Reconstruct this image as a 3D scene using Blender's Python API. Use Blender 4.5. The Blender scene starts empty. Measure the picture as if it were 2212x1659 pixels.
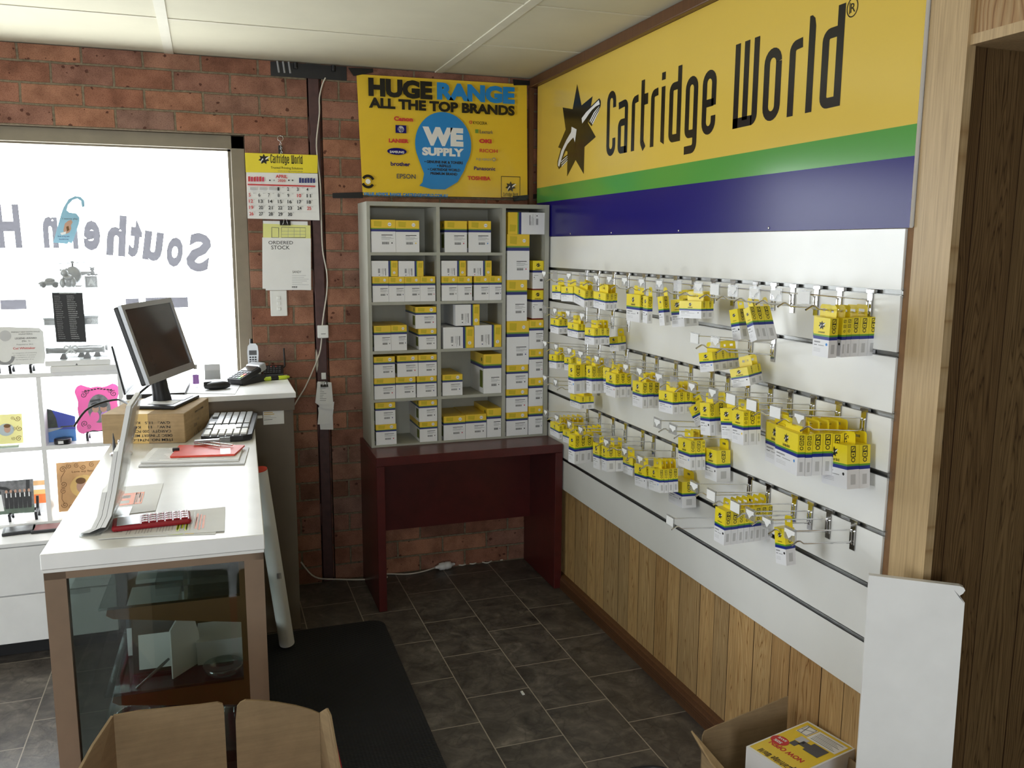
import bpy, bmesh, math, random
from mathutils import Vector, Matrix
random.seed(11)
SC = bpy.context.scene
COL = SC.collection
PI = math.pi

# ------------------------------------------------------------------ camera
FPX, IW, IH = 1868.34, 2212, 1659
YAW, PIT, ROL = 0.33568, -0.15817, 0.00439
CAM = Vector((-1.5784, -4.208, 1.671))
fw = Vector((math.sin(YAW)*math.cos(PIT), math.cos(YAW)*math.cos(PIT), math.sin(PIT)))
r0 = Vector((math.cos(YAW), -math.sin(YAW), 0)); u0 = r0.cross(fw)
rt = math.cos(ROL)*r0 + math.sin(ROL)*u0
up = -math.sin(ROL)*r0 + math.cos(ROL)*u0
cam = bpy.data.objects.new('camera', bpy.data.cameras.new('camera'))
COL.objects.link(cam)
mw = Matrix((rt, up, -fw)).transposed().to_4x4(); mw.translation = CAM
cam.matrix_world = mw
cam.data.sensor_width = 36; cam.data.lens = FPX/IW*36; cam.data.clip_start = 0.05
SC.camera = cam

def at(u, v, ax, val):
    """the point seen at pixel (u, v) on the plane where axis ax has the value val"""
    d = rt*((u-IW/2)/FPX) - up*((v-IH/2)/FPX) + fw
    return CAM + d*((val-CAM[ax])/d[ax])

# ------------------------------------------------------------------ light
W = bpy.data.worlds.new('sky'); SC.world = W; W.use_nodes = True
bg = W.node_tree.nodes['Background']
bg.inputs[0].default_value = (0.93, 0.97, 1.0, 1); bg.inputs[1].default_value = 13.0
def portal(name, loc, rot, sx, sy):
    l = bpy.data.lights.new(name, 'AREA'); l.shape = 'RECTANGLE'; l.size = sx; l.size_y = sy
    l.cycles.is_portal = True
    o = bpy.data.objects.new(name, l); COL.objects.link(o); o.location = loc; o.rotation_euler = rot
portal('window_daylight', (-2.35, 0.16, 1.32), (-PI/2, 0, 0), 1.92, 1.70)
portal('added_front_daylight', (-2.2, -7.42, 1.35), (PI/2, 0, 0), 1.3, 1.9)  # added opening behind the camera, sized to fill light onto the back wall
portal('added_side_daylight', (-5.32, -3.1, 1.2), (0, -PI/2, 0), 2.0, 1.6)  # added side opening that brightens the right wall and floor
SC.view_settings.view_transform = 'Standard'; SC.view_settings.look = 'None'
SC.view_settings.gamma = 1; SC.view_settings.use_curve_mapping = False
SC.view_settings.exposure = -0.2
SC.cycles.max_bounces = 12; SC.cycles.diffuse_bounces = 6; SC.cycles.glossy_bounces = 4
SC.cycles.transparent_max_bounces = 24; SC.cycles.sample_clamp_indirect = 6
SC.cycles.caustics_reflective = False; SC.cycles.caustics_refractive = False

# ------------------------------------------------------------------ materials
def lin(c):
    c = c/255.0
    return c/12.92 if c <= 0.04045 else ((c+0.055)/1.055)**2.4
def rgb(c): return (lin(c[0]), lin(c[1]), lin(c[2]), 1)
class N:
    def __init__(s, name):
        s.m = bpy.data.materials.new(name); s.m.use_nodes = True
        s.t = s.m.node_tree; s.t.nodes.clear()
        s.out = s.n('ShaderNodeOutputMaterial')
    def n(s, typ, **k):
        x = s.t.nodes.new(typ)
        for a, b in k.items(): setattr(x, a, b)
        return x
    def l(s, a, b): s.t.links.new(a, b)
    def bsdf(s, col=None, rough=0.5, metal=0.0, spec=0.5):
        b = s.n('ShaderNodeBsdfPrincipled')
        if col is not None: b.inputs['Base Color'].default_value = rgb(col)
        b.inputs['Roughness'].default_value = rough; b.inputs['Metallic'].default_value = metal
        b.inputs['Specular IOR Level'].default_value = spec
        s.l(b.outputs[0], s.out.inputs[0]); s.b = b
        return b
    def pos(s, scale=(1,1,1), loc=(0,0,0), rot=(0,0,0), obj=False):
        mp = s.n('ShaderNodeMapping'); mp.inputs['Scale'].default_value = scale
        mp.inputs['Location'].default_value = loc; mp.inputs['Rotation'].default_value = rot
        if obj: s.l(s.n('ShaderNodeTexCoord').outputs['Object'], mp.inputs[0])
        else: s.l(s.n('ShaderNodeNewGeometry').outputs['Position'], mp.inputs[0])
        return mp.outputs[0]
    def noise(s, vec, scale, det=3, rough=0.55, dist=0):
        x = s.n('ShaderNodeTexNoise'); x.inputs['Scale'].default_value = scale; x.inputs['Detail'].default_value = det
        x.inputs['Roughness'].default_value = rough; x.inputs['Distortion'].default_value = dist
        s.l(vec, x.inputs['Vector']); return x.outputs[0]
    def ramp(s, fac, stops):
        x = s.n('ShaderNodeValToRGB'); e = x.color_ramp.elements
        while len(e) < len(stops): e.new(0.5)
        for q, (p, c) in zip(e, stops): q.position = p; q.color = c if len(c) == 4 else rgb(c)
        s.l(fac, x.inputs[0]); return x.outputs[0]
    def mix(s, fac, a, b, mode='MIX'):
        x = s.n('ShaderNodeMix', data_type='RGBA', blend_type=mode)
        for k, v in ((0, fac), (6, a), (7, b)):
            if hasattr(v, 'links'): s.l(v, x.inputs[k])
            elif k == 0: x.inputs[0].default_value = v
            else: x.inputs[k].default_value = v if len(v) == 4 else rgb(v)
        return x.outputs[2]
    def math(s, op, a, b=None):
        x = s.n('ShaderNodeMath', operation=op)
        for k, v in ((0, a), (1, b)):
            if v is None: continue
            if hasattr(v, 'links'): s.l(v, x.inputs[k])
            else: x.inputs[k].default_value = v
        return x.outputs[0]
    def bump(s, h, strength=0.3, dist=0.002):
        x = s.n('ShaderNodeBump'); x.inputs['Strength'].default_value = strength; x.inputs['Distance'].default_value = dist
        s.l(h, x.inputs['Height']); s.l(x.outputs[0], s.b.inputs['Normal'])
MC = {}
def mat(name, col, rough=0.5, metal=0.0, var=0.05, scale=9, spec=0.5, bump=0):
    """a plain surface with a little procedural unevenness"""
    if name in MC: return MC[name]
    q = N(name); q.bsdf(col, rough, metal, spec)
    f = q.noise(q.pos(obj=True), scale, 4)
    lo = tuple(max(0, c*(1-var)) for c in col); hi = tuple(min(255, c*(1+var)) for c in col)
    q.l(q.ramp(f, [(0.3, lo), (0.7, hi)]), q.b.inputs['Base Color'])
    if bump: q.bump(f, bump, 0.002)
    MC[name] = q.m
    return q.m
def clear(name, tint=(255,255,255), gloss=0.1, rough=0.03, milk=0.0, milkcol=(235,235,235)):
    """thin clear sheet: mostly see-through, fresnel reflection, optional milkiness"""
    if name in MC: return MC[name]
    q = N(name)
    tr = q.n('ShaderNodeBsdfTransparent'); tr.inputs[0].default_value = rgb(tint)
    gl = q.n('ShaderNodeBsdfGlossy'); gl.inputs['Roughness'].default_value = rough
    lw = q.n('ShaderNodeLayerWeight'); lw.inputs[0].default_value = 0.5
    fac = q.math('ADD', q.math('MULTIPLY', q.math('POWER', lw.outputs['Facing'], 5.0), 0.6), 0.02+gloss*0.12)
    cl = q.n('ShaderNodeClamp'); q.l(fac, cl.inputs[0])
    mx = q.n('ShaderNodeMixShader'); q.l(cl.outputs[0], mx.inputs[0]); q.l(tr.outputs[0], mx.inputs[1]); q.l(gl.outputs[0], mx.inputs[2])
    last = mx.outputs[0]
    if milk:
        df = q.n('ShaderNodeBsdfDiffuse'); df.inputs[0].default_value = rgb(milkcol)
        m2 = q.n('ShaderNodeMixShader'); m2.inputs[0].default_value = milk
        q.l(last, m2.inputs[1]); q.l(df.outputs[0], m2.inputs[2]); last = m2.outputs[0]
    q.l(last, q.out.inputs[0]); MC[name] = q.m
    return q.m

def brick_mat():
    q = N('brick'); q.bsdf(None, 0.85, 0, 0.2)
    g = q.n('ShaderNodeNewGeometry'); sp = q.n('ShaderNodeSeparateXYZ'); q.l(g.outputs['Position'], sp.inputs[0])
    cb = q.n('ShaderNodeCombineXYZ')
    wob = q.noise(q.pos(), 6, 2)
    xx = q.math('ADD', sp.outputs[0], q.math('MULTIPLY', q.math('SUBTRACT', wob, 0.5), 0.012))
    zz = q.math('ADD', sp.outputs[2], q.math('MULTIPLY', q.math('SUBTRACT', q.noise(q.pos(loc=(3,1,4)), 7, 2), 0.5), 0.009))
    q.l(q.math('ADD', xx, 2.153+2.4), cb.inputs[0]); q.l(q.math('ADD', zz, 0.0865*20), cb.inputs[1])
    b = q.n('ShaderNodeTexBrick', offset=0.5, offset_frequency=2)
    b.inputs['Scale'].default_value = 1; b.inputs['Brick Width'].default_value = 0.239; b.inputs['Row Height'].default_value = 0.0865
    b.inputs['Mortar Size'].default_value = 0.0052; b.inputs['Mortar Smooth'].default_value = 0.25; b.inputs['Bias'].default_value = 0.0
    b.inputs['Color1'].default_value = (0,0,0,1); b.inputs['Color2'].default_value = (1,1,1,1); b.inputs['Mortar'].default_value = (0.5,0.5,0.5,1)
    q.l(cb.outputs[0], b.inputs['Vector'])
    tint = q.ramp(b.outputs['Color'], [(0.0, (130,93,77)), (0.3, (160,110,89)), (0.55, (154,112,97)), (0.8, (178,127,101)), (1.0, (146,114,102))])
    big = q.ramp(q.noise(q.pos(), 9, 4, 0.6), [(0.32, (120,104,98)), (0.62, (255,255,255))])
    c = q.mix(0.55, tint, q.mix(1.0, tint, big, 'MULTIPLY'))
    speck = q.ramp(q.noise(q.pos(), 260, 2), [(0.33, (120,80,66)), (0.5, (255,255,255))])
    c = q.mix(0.45, c, q.mix(1.0, c, speck, 'MULTIPLY'))
    v = q.n('ShaderNodeTexVoronoi'); v.inputs['Scale'].default_value = 28
    q.l(q.pos(scale=(1,1,1.15)), v.inputs['Vector'])
    sz = q.math('MULTIPLY', q.ramp(q.noise(q.pos(loc=(5,2,1)), 13, 2), [(0.45, (0,0,0)), (0.7, (255,255,255))]), 0.36)
    dd = q.math('ADD', v.outputs['Distance'], q.math('MULTIPLY', q.math('SUBTRACT', q.noise(q.pos(), 120, 2), 0.5), 0.25))
    spot = q.math('LESS_THAN', dd, q.math('SUBTRACT', sz, 0.02))
    c = q.mix(q.math('MULTIPLY', spot, 0.8), c, (72,40,32))
    eff = q.ramp(q.noise(q.pos(loc=(1,7,3)), 16, 5, 0.7), [(0.66, (0,0,0)), (0.74, (255,255,255))])
    c = q.mix(q.math('MULTIPLY', eff, 0.25), c, (190,170,150))
    mor = q.ramp(q.noise(q.pos(), 60, 4), [(0.3, (104,92,76)), (0.7, (138,124,104))])
    c = q.mix(b.outputs['Fac'], c, mor)
    q.l(c, q.b.inputs['Base Color'])
    h = q.math('ADD', q.math('MULTIPLY', q.math('SUBTRACT', 1.0, b.outputs['Fac']), 1.0), q.math('MULTIPLY', q.noise(q.pos(), 90, 3), 0.12))
    h = q.math('SUBTRACT', h, q.math('MULTIPLY', spot, 0.15))
    q.bump(h, 0.9, 0.006)
    return q.m
def tile_mat():
    q = N('slate_tile'); q.bsdf(None, 0.42, 0, 0.4)
    g = q.n('ShaderNodeNewGeometry'); sp = q.n('ShaderNodeSeparateXYZ'); q.l(g.outputs['Position'], sp.inputs[0])
    cb = q.n('ShaderNodeCombineXYZ')
    q.l(q.math('ADD', sp.outputs[1], 0.798+0.3435*30), cb.inputs[0]); q.l(q.math('ADD', sp.outputs[0], 0.744+0.2493*20), cb.inputs[1])
    b = q.n('ShaderNodeTexBrick', offset=0.5, offset_frequency=2)
    b.inputs['Scale'].default_value = 1; b.inputs['Brick Width'].default_value = 0.3435; b.inputs['Row Height'].default_value = 0.2493
    b.inputs['Mortar Size'].default_value = 0.0021; b.inputs['Mortar Smooth'].default_value = 0.1
    b.inputs['Color1'].default_value = (0,0,0,1); b.inputs['Color2'].default_value = (1,1,1,1)
    q.l(cb.outputs[0], b.inputs['Vector'])
    # every tile shifts the stone pattern
    off = q.n('ShaderNodeCombineXYZ'); q.l(q.math('MULTIPLY', b.outputs['Color'], 37.0), off.inputs[2])
    add = q.n('ShaderNodeVectorMath', operation='ADD'); q.l(g.outputs['Position'], add.inputs[0]); q.l(off.outputs[0], add.inputs[1])
    n1 = q.noise(add.outputs[0], 7, 6, 0.62, 1.2)
    n2 = q.noise(add.outputs[0], 26, 5, 0.6, 0.6)
    c = q.ramp(q.math('ADD', q.math('MULTIPLY', n1, 0.7), q.math('MULTIPLY', n2, 0.3)), [(0.32, (60,56,53)), (0.48, (86,80,75)), (0.58, (106,99,92)), (0.72, (142,134,125))])
    v = q.n('ShaderNodeTexVoronoi', feature='DISTANCE_TO_EDGE'); v.inputs['Scale'].default_value = 5.5
    ds = q.n('ShaderNodeVectorMath', operation='ADD'); q.l(add.outputs[0], ds.inputs[0])
    nn = q.n('ShaderNodeTexNoise'); nn.inputs['Scale'].default_value = 9; q.l(g.outputs['Position'], nn.inputs['Vector'])
    sc = q.n('ShaderNodeVectorMath', operation='SCALE'); q.l(nn.outputs[1], sc.inputs[0]); sc.inputs['Scale'].default_value = 0.18
    q.l(sc.outputs[0], ds.inputs[1]); q.l(ds.outputs[0], v.inputs['Vector'])
    crk = q.ramp(v.outputs[0], [(0.0, (120,120,120)), (0.03, (255,255,255))])
    c = q.mix(0.35, c, q.mix(1.0, c, crk, 'MULTIPLY'))
    c = q.mix(b.outputs['Fac'], c, (168,158,144))
    q.l(c, q.b.inputs['Base Color'])
    q.l(q.ramp(n1, [(0.3, (150,150,150)), (0.7, (178,178,178))]), q.b.inputs['Roughness'])
    h = q.math('SUBTRACT', q.math('ADD', q.math('MULTIPLY', n1, 0.8), q.math('MULTIPLY', n2, 0.3)), q.math('MULTIPLY', b.outputs['Fac'], 0.5))
    q.bump(h, 0.5, 0.006)
    return q.m
def wood_mat(name, c0, c1, c2, axis=1, pitch=0.0, seedv=0.0, rough=0.42, groove=(52,32,18)):
    """veneer with cathedral grain running up z; axis = horizontal axis across the boards"""
    q = N(name); q.bsdf(None, rough, 0, 0.4)
    g = q.n('ShaderNodeNewGeometry'); sp = q.n('ShaderNodeSeparateXYZ'); q.l(g.outputs['Position'], sp.inputs[0])
    h = sp.outputs[axis]
    if pitch:
        # boards of uneven width: a repeated set of seams
        f = q.math('ADD', q.math('MULTIPLY', h, 1.0/pitch), 40.0 + seedv)
        wv = q.math('MULTIPLY', q.math('SINE', q.math('MULTIPLY', f, 2.1)), 0.16)
        f = q.math('ADD', f, wv)
        idx = q.math('FLOOR', f); fr = q.math('SUBTRACT', f, idx)
        seam = q.math('LESS_THAN', q.math('MINIMUM', fr, q.math('SUBTRACT', 1.0, fr)), 0.0016/pitch)
        rnd = q.math('FRACT', q.math('MULTIPLY', q.math('SINE', q.math('MULTIPLY', idx, 12.9898)), 43758.5))
    else:
        idx = None; rnd = 0.5
    cb = q.n('ShaderNodeCombineXYZ')
    ctr = q.math('SUBTRACT', fr, 0.5) if pitch else h
    q.l(q.math('MULTIPLY', ctr, 1.0 if pitch else 9.0), cb.inputs[0])
    q.l(q.math('MULTIPLY', sp.outputs[2], 0.55), cb.inputs[1])
    if pitch: q.l(q.math('MULTIPLY', rnd, 31.0), cb.inputs[2])
    # rings: distorted parabola makes cathedral arches
    n = q.noise(cb.outputs[0], 2.6, 3, 0.5, 0.4)
    para = q.math('MULTIPLY', q.math('MULTIPLY', ctr, ctr), 3.2 if pitch else 60)
    ph = q.math('ADD', q.math('ADD', q.math('MULTIPLY', para, 3.0), q.math('MULTIPLY', n, 3.4)), q.math('MULTIPLY', sp.outputs[2], 0.9))
    if pitch: ph = q.math('ADD', ph, q.math('MULTIPLY', rnd, 7.0))
    ring = q.math('FRACT', q.math('MULTIPLY', ph, 3.6))
    c = q.ramp(ring, [(0.0, c1), (0.45, c0), (0.8, c1), (0.93, c2), (1.0, c1)])
    fine = q.noise(q.pos(scale=(160,160,5)), 1.0, 4, 0.6)
    c = q.mix(0.5, c, q.mix(1.0, c, q.ramp(fine, [(0.3, (176,170,160)), (0.65, (255,255,255))]), 'MULTIPLY'))
    if pitch:
        tn = q.ramp(rnd, [(0.0, (214,200,186)), (0.5, (255,250,240)), (1.0, (226,226,226))])
        c = q.mix(1.0, c, tn, 'MULTIPLY')
        c = q.mix(seam, c, groove)
    q.l(c, q.b.inputs['Base Color'])
    hh = q.math('MULTIPLY', fine, 0.25)
    if pitch: hh = q.math('SUBTRACT', hh, seam)
    q.bump(hh, 0.35, 0.002)
    return q.m
def card_mat(name, col, scale=1.0):
    q = N(name); q.bsdf(None, 0.8, 0, 0.15)
    f = q.noise(q.pos(obj=True), 30, 5, 0.6); s = q.noise(q.pos(scale=(1,1,14), obj=True), 9, 3)
    lo = tuple(c*0.88 for c in col); hi = tuple(min(255, c*1.06) for c in col)
    c = q.ramp(q.math('ADD', q.math('MULTIPLY', f, 0.5), q.math('MULTIPLY', s, 0.5)), [(0.25, lo), (0.75, hi)])
    q.l(c, q.b.inputs['Base Color']); q.bump(s, 0.1, 0.002)
    return q.m
def mat_ribbed():
    q = N('ribbed_mat'); q.bsdf((30,31,33), 0.6, 0, 0.35)
    sp = q.n('ShaderNodeSeparateXYZ'); q.l(q.n('ShaderNodeNewGeometry').outputs['Position'], sp.inputs[0])
    h = q.math('SINE', q.math('MULTIPLY', sp.outputs[1], 700.0))
    h2 = q.math('SINE', q.math('MULTIPLY', sp.outputs[0], 500.0))
    q.bump(q.math('ADD', h, q.math('MULTIPLY', h2, 0.4)), 0.5, 0.002)
    c = q.ramp(q.noise(q.pos(), 3, 4), [(0.3, (24,25,28)), (0.7, (36,37,40))]); q.l(c, q.b.inputs['Base Color'])
    return q.m
BRICK = brick_mat(); TILE = tile_mat()
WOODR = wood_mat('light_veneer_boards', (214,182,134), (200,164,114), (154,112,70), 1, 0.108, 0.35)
WOODD = wood_mat('shaded_veneer_boards', (138,116,84), (118,97,68), (78,60,40), 0, 0.155, 0.7)  # same veneer, darkened in colour for the shade of facing away from the window
WOODB = wood_mat('bulkhead_veneer', (206,172,126), (184,144,98), (146,104,66), 1, 0.3, 0.2)
PINE = wood_mat('pale_timber', (206,180,140), (196,168,126), (176,144,102), 1, 0, 0)
BROWNT = wood_mat('brown_timber', (112,76,50), (92,60,38), (66,42,26), 2, 0, 0, 0.35)
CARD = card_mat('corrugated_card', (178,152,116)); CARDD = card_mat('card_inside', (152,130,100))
MAT = mat_ribbed()
M = dict(
 ceiling=mat('ceiling_board', (204,198,174), 0.9, var=0.02, scale=3), tbar=mat('ceiling_bar', (208,203,184), 0.7, var=0.02),
 white=mat('white_melamine', (240,240,240), 0.3, var=0.015), slat=mat('slatwall_white', (240,240,238), 0.22, var=0.012, scale=4),
 wall=mat('painted_wall', (205,198,184), 0.85, var=0.03, scale=3), mdf=mat('raw_mdf', (128,94,62), 0.8, var=0.08, scale=20),
 chrome=mat('chrome', (226,226,228), 0.12, 1.0, var=0.03), alu=mat('groove_aluminium', (150,150,148), 0.35, 1.0, var=0.05),
 bronze=mat('window_aluminium', (132,122,104), 0.45, 0.2, var=0.05), black=mat('black_print', (22,21,22), 0.45, var=0.05),
 dark=mat('dark_plastic', (26,26,29), 0.4, var=0.06), syel=mat('sign_yellow', (222,190,84), 0.16, var=0.01, scale=2),
 sgreen=mat('sign_green', (84,156,70), 0.16, var=0.01, scale=2), sblue=mat('sign_blue', (30,24,112), 0.22, var=0.02, scale=2, spec=0.2),
 ink=mat('sign_black', (28,26,22), 0.2, var=0.04), byel=mat('box_yellow', (244,222,44), 0.35, var=0.015), byel2=mat('box_yellow_print', (206,182,40), 0.4, var=0.03),
 bgreen=mat('box_green', (96,156,44), 0.35, var=0.02), bblue=mat('box_blue', (24,44,138), 0.35, var=0.02), bwhite=mat('box_white', (236,236,240), 0.35, var=0.01),
 grey=mat('grey_print', (150,150,152), 0.5, var=0.03), lgrey=mat('light_grey_print', (198,198,200), 0.5, var=0.02), dgrey=mat('dark_grey_print', (84,84,88), 0.5, var=0.05),
 red=mat('red_print', (206,50,52), 0.45, var=0.03), cyan=mat('cyan_print', (36,132,214), 0.4, var=0.03), magenta=mat('magenta_print', (206,54,90), 0.4, var=0.03), yellow=mat('yellow_print', (240,206,60), 0.4, var=0.03),
 tyel=mat('toner_yellow', (236,200,58), 0.4, var=0.015), tblue=mat('toner_blue', (44,50,120), 0.4, var=0.02), tgreen=mat('toner_green', (112,152,60), 0.4, var=0.02),
 cab=mat('grey_laminate', (170,170,160), 0.5, var=0.03), mahog=mat('mahogany_laminate', (80,27,26), 0.3, var=0.08, scale=14),
 taupe=mat('taupe_laminate', (104,92,78), 0.45, var=0.03), frame=mat('showcase_frame', (128,106,86), 0.5, var=0.04), bracket=mat('brown_bracket', (112,76,34), 0.5, var=0.06),
 paper=mat('white_paper', (240,240,240), 0.7, var=0.012), ypaper=mat('yellow_paper', (232,232,150), 0.7, var=0.02), poster=mat('poster_yellow', (240,202,58), 0.14, var=0.01, scale=3),
 pblue=mat('poster_blue', (38,140,216), 0.14, var=0.02), calyel=mat('calendar_yellow', (240,220,40), 0.4, var=0.01), post=mat('brown_steel_paint', (78,50,48), 0.5, var=0.1, scale=30),
 plastic=mat('white_plastic', (232,232,230), 0.35, var=0.015), silver=mat('silver_plastic', (176,178,182), 0.3, 0.4, var=0.03), pewter=mat('pewter', (150,150,150), 0.3, 0.6, var=0.1, scale=30),
 redbox=mat('red_card', (196,36,56), 0.5, var=0.03), reds=mat('red_plastic', (150,22,36), 0.25, var=0.04), cable=mat('white_cable', (214,208,196), 0.5, var=0.03), screen=mat('dark_screen', (66,60,58), 0.12, var=0.02),
 orange=mat('orange_print', (238,128,66), 0.5, var=0.03), orred=mat('orange_red_card', (226,76,56), 0.5, var=0.03), lime=mat('highlighter_green', (206,226,60), 0.45, var=0.02), tape=mat('black_tape', (24,24,26), 0.3, var=0.1, scale=40),
 pink=mat('pink_acrylic', (236,92,168), 0.25, var=0.02), cream=mat('cream_card', (236,228,156), 0.5, var=0.02), ply=mat('plywood', (206,162,112), 0.55, var=0.04, scale=18),
 sea=mat('photo_blue', (46,66,180), 0.3, var=0.05), aqua=mat('photo_aqua', (64,130,206), 0.3, var=0.06), sand=mat('photo_sand', (176,186,190), 0.3, var=0.05), leaf=mat('photo_dark_leaf', (40,50,40), 0.4, var=0.3, scale=60),
 skin=mat('photo_skin', (190,150,128), 0.4, var=0.05), photog=mat('photo_grey', (108,108,110), 0.3, var=0.25, scale=40), photod=mat('photo_dark', (44,44,46), 0.3, var=0.15, scale=40), grass=mat('photo_grass', (96,112,98), 0.4, var=0.1, scale=30),
 bag=mat('black_nylon', (26,27,29), 0.65, var=0.1, scale=60, bump=0.3), dwood=mat('dark_wenge', (56,38,28), 0.35, var=0.15, scale=20), brownr=mat('red_brown_card', (120,40,34), 0.5, var=0.05), lblue=mat('pale_blue_card', (150,196,220), 0.5, var=0.02), lilac=mat('lilac_plastic', (180,130,210), 0.3, var=0.05), green=mat('green_print', (60,170,70), 0.4, var=0.03), khaki=mat('khaki_toner_print', (96,104,40), 0.5, var=0.2, scale=30), gold=mat('brass_tip', (196,160,80), 0.3, 0.8, var=0.05), tan=mat('tan_card', (226,190,120), 0.55, var=0.03),
)
M['glass'] = clear('window_glass', (253,254,254), 0.1)
M['cglass'] = clear('case_glass', (226,232,230), 0.25)
M['acrylic'] = clear('acrylic', (250,251,251), 0.2, 0.12, 0.07)
M['holder'] = clear('ticket_plastic', (242,242,242), 0.3, 0.3, 0.10)
M['vinyl'] = clear('window_vinyl', (56,55,58), 0.05, 0.4, 0.05, (150,148,156))
M['jar'] = clear('jar_glass', (222,230,230), 0.9, 0.03, 0.03)
# ------------------------------------------------------------------ mesh building
OFF = {}
class MB:
    def __init__(s): s.v = []; s.f = []; s.mi = []; s.sm = []; s.mats = []
    def add(s, vs, fs, m, X=None, smooth=False):
        if isinstance(m, str): m = M[m]
        if m not in s.mats: s.mats.append(m)
        k = s.mats.index(m); o = len(s.v)
        s.v += [tuple(X @ Vector(p)) if X is not None else tuple(p) for p in vs]
        for f in fs: s.f.append([o+i for i in f]); s.mi.append(k); s.sm.append(smooth)
        return s
    def box(s, a, b, m, X=None, bev=0.0, seg=2):
        x0, x1 = sorted((a[0], b[0])); y0, y1 = sorted((a[1], b[1])); z0, z1 = sorted((a[2], b[2]))
        if bev > 0:
            bm = bmesh.new(); bmesh.ops.create_cube(bm, size=1)
            for v in bm.verts: v.co = Vector(((x0+x1)/2+v.co.x*(x1-x0), (y0+y1)/2+v.co.y*(y1-y0), (z0+z1)/2+v.co.z*(z1-z0)))
            bmesh.ops.bevel(bm, geom=bm.edges[:], offset=bev, segments=seg, affect='EDGES', profile=0.5)
            bm.verts.index_update()
            s.add([v.co[:] for v in bm.verts], [[v.index for v in f.verts] for f in bm.faces], m, X); bm.free(); return s
        v = [(x0,y0,z0),(x1,y0,z0),(x1,y1,z0),(x0,y1,z0),(x0,y0,z1),(x1,y0,z1),(x1,y1,z1),(x0,y1,z1)]
        return s.add(v, [(0,3,2,1),(4,5,6,7),(0,1,5,4),(1,2,6,5),(2,3,7,6),(3,0,4,7)], m, X)
    def quad(s, pts, m, X=None): return s.add(pts, [list(range(len(pts)))], m, X)
    def prism(s, pts, d, m, X=None):
        """closed outline (3-D points in one plane) pushed along the vector d"""
        n = len(pts); d = Vector(d); p2 = [Vector(p)+d for p in pts]
        fs = [list(range(n))[::-1], list(range(n, 2*n))] + [[i, (i+1) % n, n+(i+1) % n, n+i] for i in range(n)]
        return s.add([tuple(p) for p in pts]+[tuple(p) for p in p2], fs, m, X)
    def tube(s, pts, r, m, n=8, X=None, cap=True):
        pts = [Vector(p) for p in pts]; vs = []; fs = []
        t = (pts[1]-pts[0]).normalized(); ref = Vector((0,0,1)) if abs(t.z) < 0.9 else Vector((1,0,0))
        a = t.cross(ref).normalized()
        for i, p in enumerate(pts):
            t = (pts[min(i+1, len(pts)-1)]-pts[max(i-1, 0)]).normalized()
            a = (a - t*a.dot(t)).normalized(); b = t.cross(a)
            rr = r[i] if isinstance(r, (list, tuple)) else r
            vs += [tuple(p+(a*math.cos(2*PI*k/n)+b*math.sin(2*PI*k/n))*rr) for k in range(n)]
        for i in range(len(pts)-1):
            for k in range(n): fs.append([i*n+k, i*n+(k+1) % n, (i+1)*n+(k+1) % n, (i+1)*n+k])
        s.add(vs, fs, m, X, True)
        if cap: s.add(vs[:n], [list(range(n))[::-1]], m, X); s.add(vs[-n:], [list(range(n))], m, X)
        return s
    def lathe(s, prof, m, c=(0,0,0), n=24, X=None, smooth=True):
        vs = []; fs = []
        for r, z in prof: vs += [(c[0]+r*math.cos(2*PI*k/n), c[1]+r*math.sin(2*PI*k/n), c[2]+z) for k in range(n)]
        for i in range(len(prof)-1):
            for k in range(n): fs.append([i*n+k, i*n+(k+1) % n, (i+1)*n+(k+1) % n, (i+1)*n+k])
        s.add(vs, fs, m, X, smooth)
        return s
    def ell(s, c, r, m, n=16, X=None):
        prof = [(math.sin(PI*i/n), -math.cos(PI*i/n)) for i in range(n+1)]
        vs = []; fs = []
        for a, z in prof: vs += [(c[0]+r[0]*a*math.cos(2*PI*k/n), c[1]+r[1]*a*math.sin(2*PI*k/n), c[2]+r[2]*z) for k in range(n)]
        for i in range(n):
            for k in range(n): fs.append([i*n+k, i*n+(k+1) % n, (i+1)*n+(k+1) % n, (i+1)*n+k])
        return s.add(vs, fs, m, X, True)
    def flat(s, polys, P, m):
        """2-D polygons laid on the plane P = (origin, xdir, ydir)"""
        o, a, b = (Vector(q) for q in P)
        for pl in polys: s.add([tuple(o+a*x+b*y) for x, y in pl], [list(range(len(pl)))], m)
        return s
    def text(s, t, P, m, w=None, h=0.02, bold=0.0, align='L', cap=None):
        """letters on the plane P; h = capital height, w = forced width"""
        vs, fs, x0, x1 = glyphs(t, bold)
        k = h; kx = (w/(x1-x0)) if w else k
        sh = {'L': -x0, 'C': -(x0+x1)/2, 'R': -x1}[align]
        o, a, b = (Vector(q) for q in P)
        return s.add([tuple(o+a*((x+sh)*kx)+b*(y*k)) for x, y in vs], fs, m)
    def build(s, name, parent=None, loc=None, local=False):
        off = Vector((0,0,0))
        if parent is not None and not local: off = OFF.get(parent.name, Vector((0,0,0)))
        if loc is not None: off = Vector(loc)
        me = bpy.data.meshes.new(name)
        me.from_pydata([(v[0]-off.x, v[1]-off.y, v[2]-off.z) for v in s.v] if not local else s.v, [], s.f)
        for m in s.mats: me.materials.append(m)
        me.polygons.foreach_set('material_index', s.mi); me.polygons.foreach_set('use_smooth', s.sm)
        me.update()
        o = bpy.data.objects.new(name, me); COL.objects.link(o)
        if parent is not None: o.parent = parent
        if loc is not None: o.location = loc
        OFF[o.name] = off
        return o
_g = {}
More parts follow.
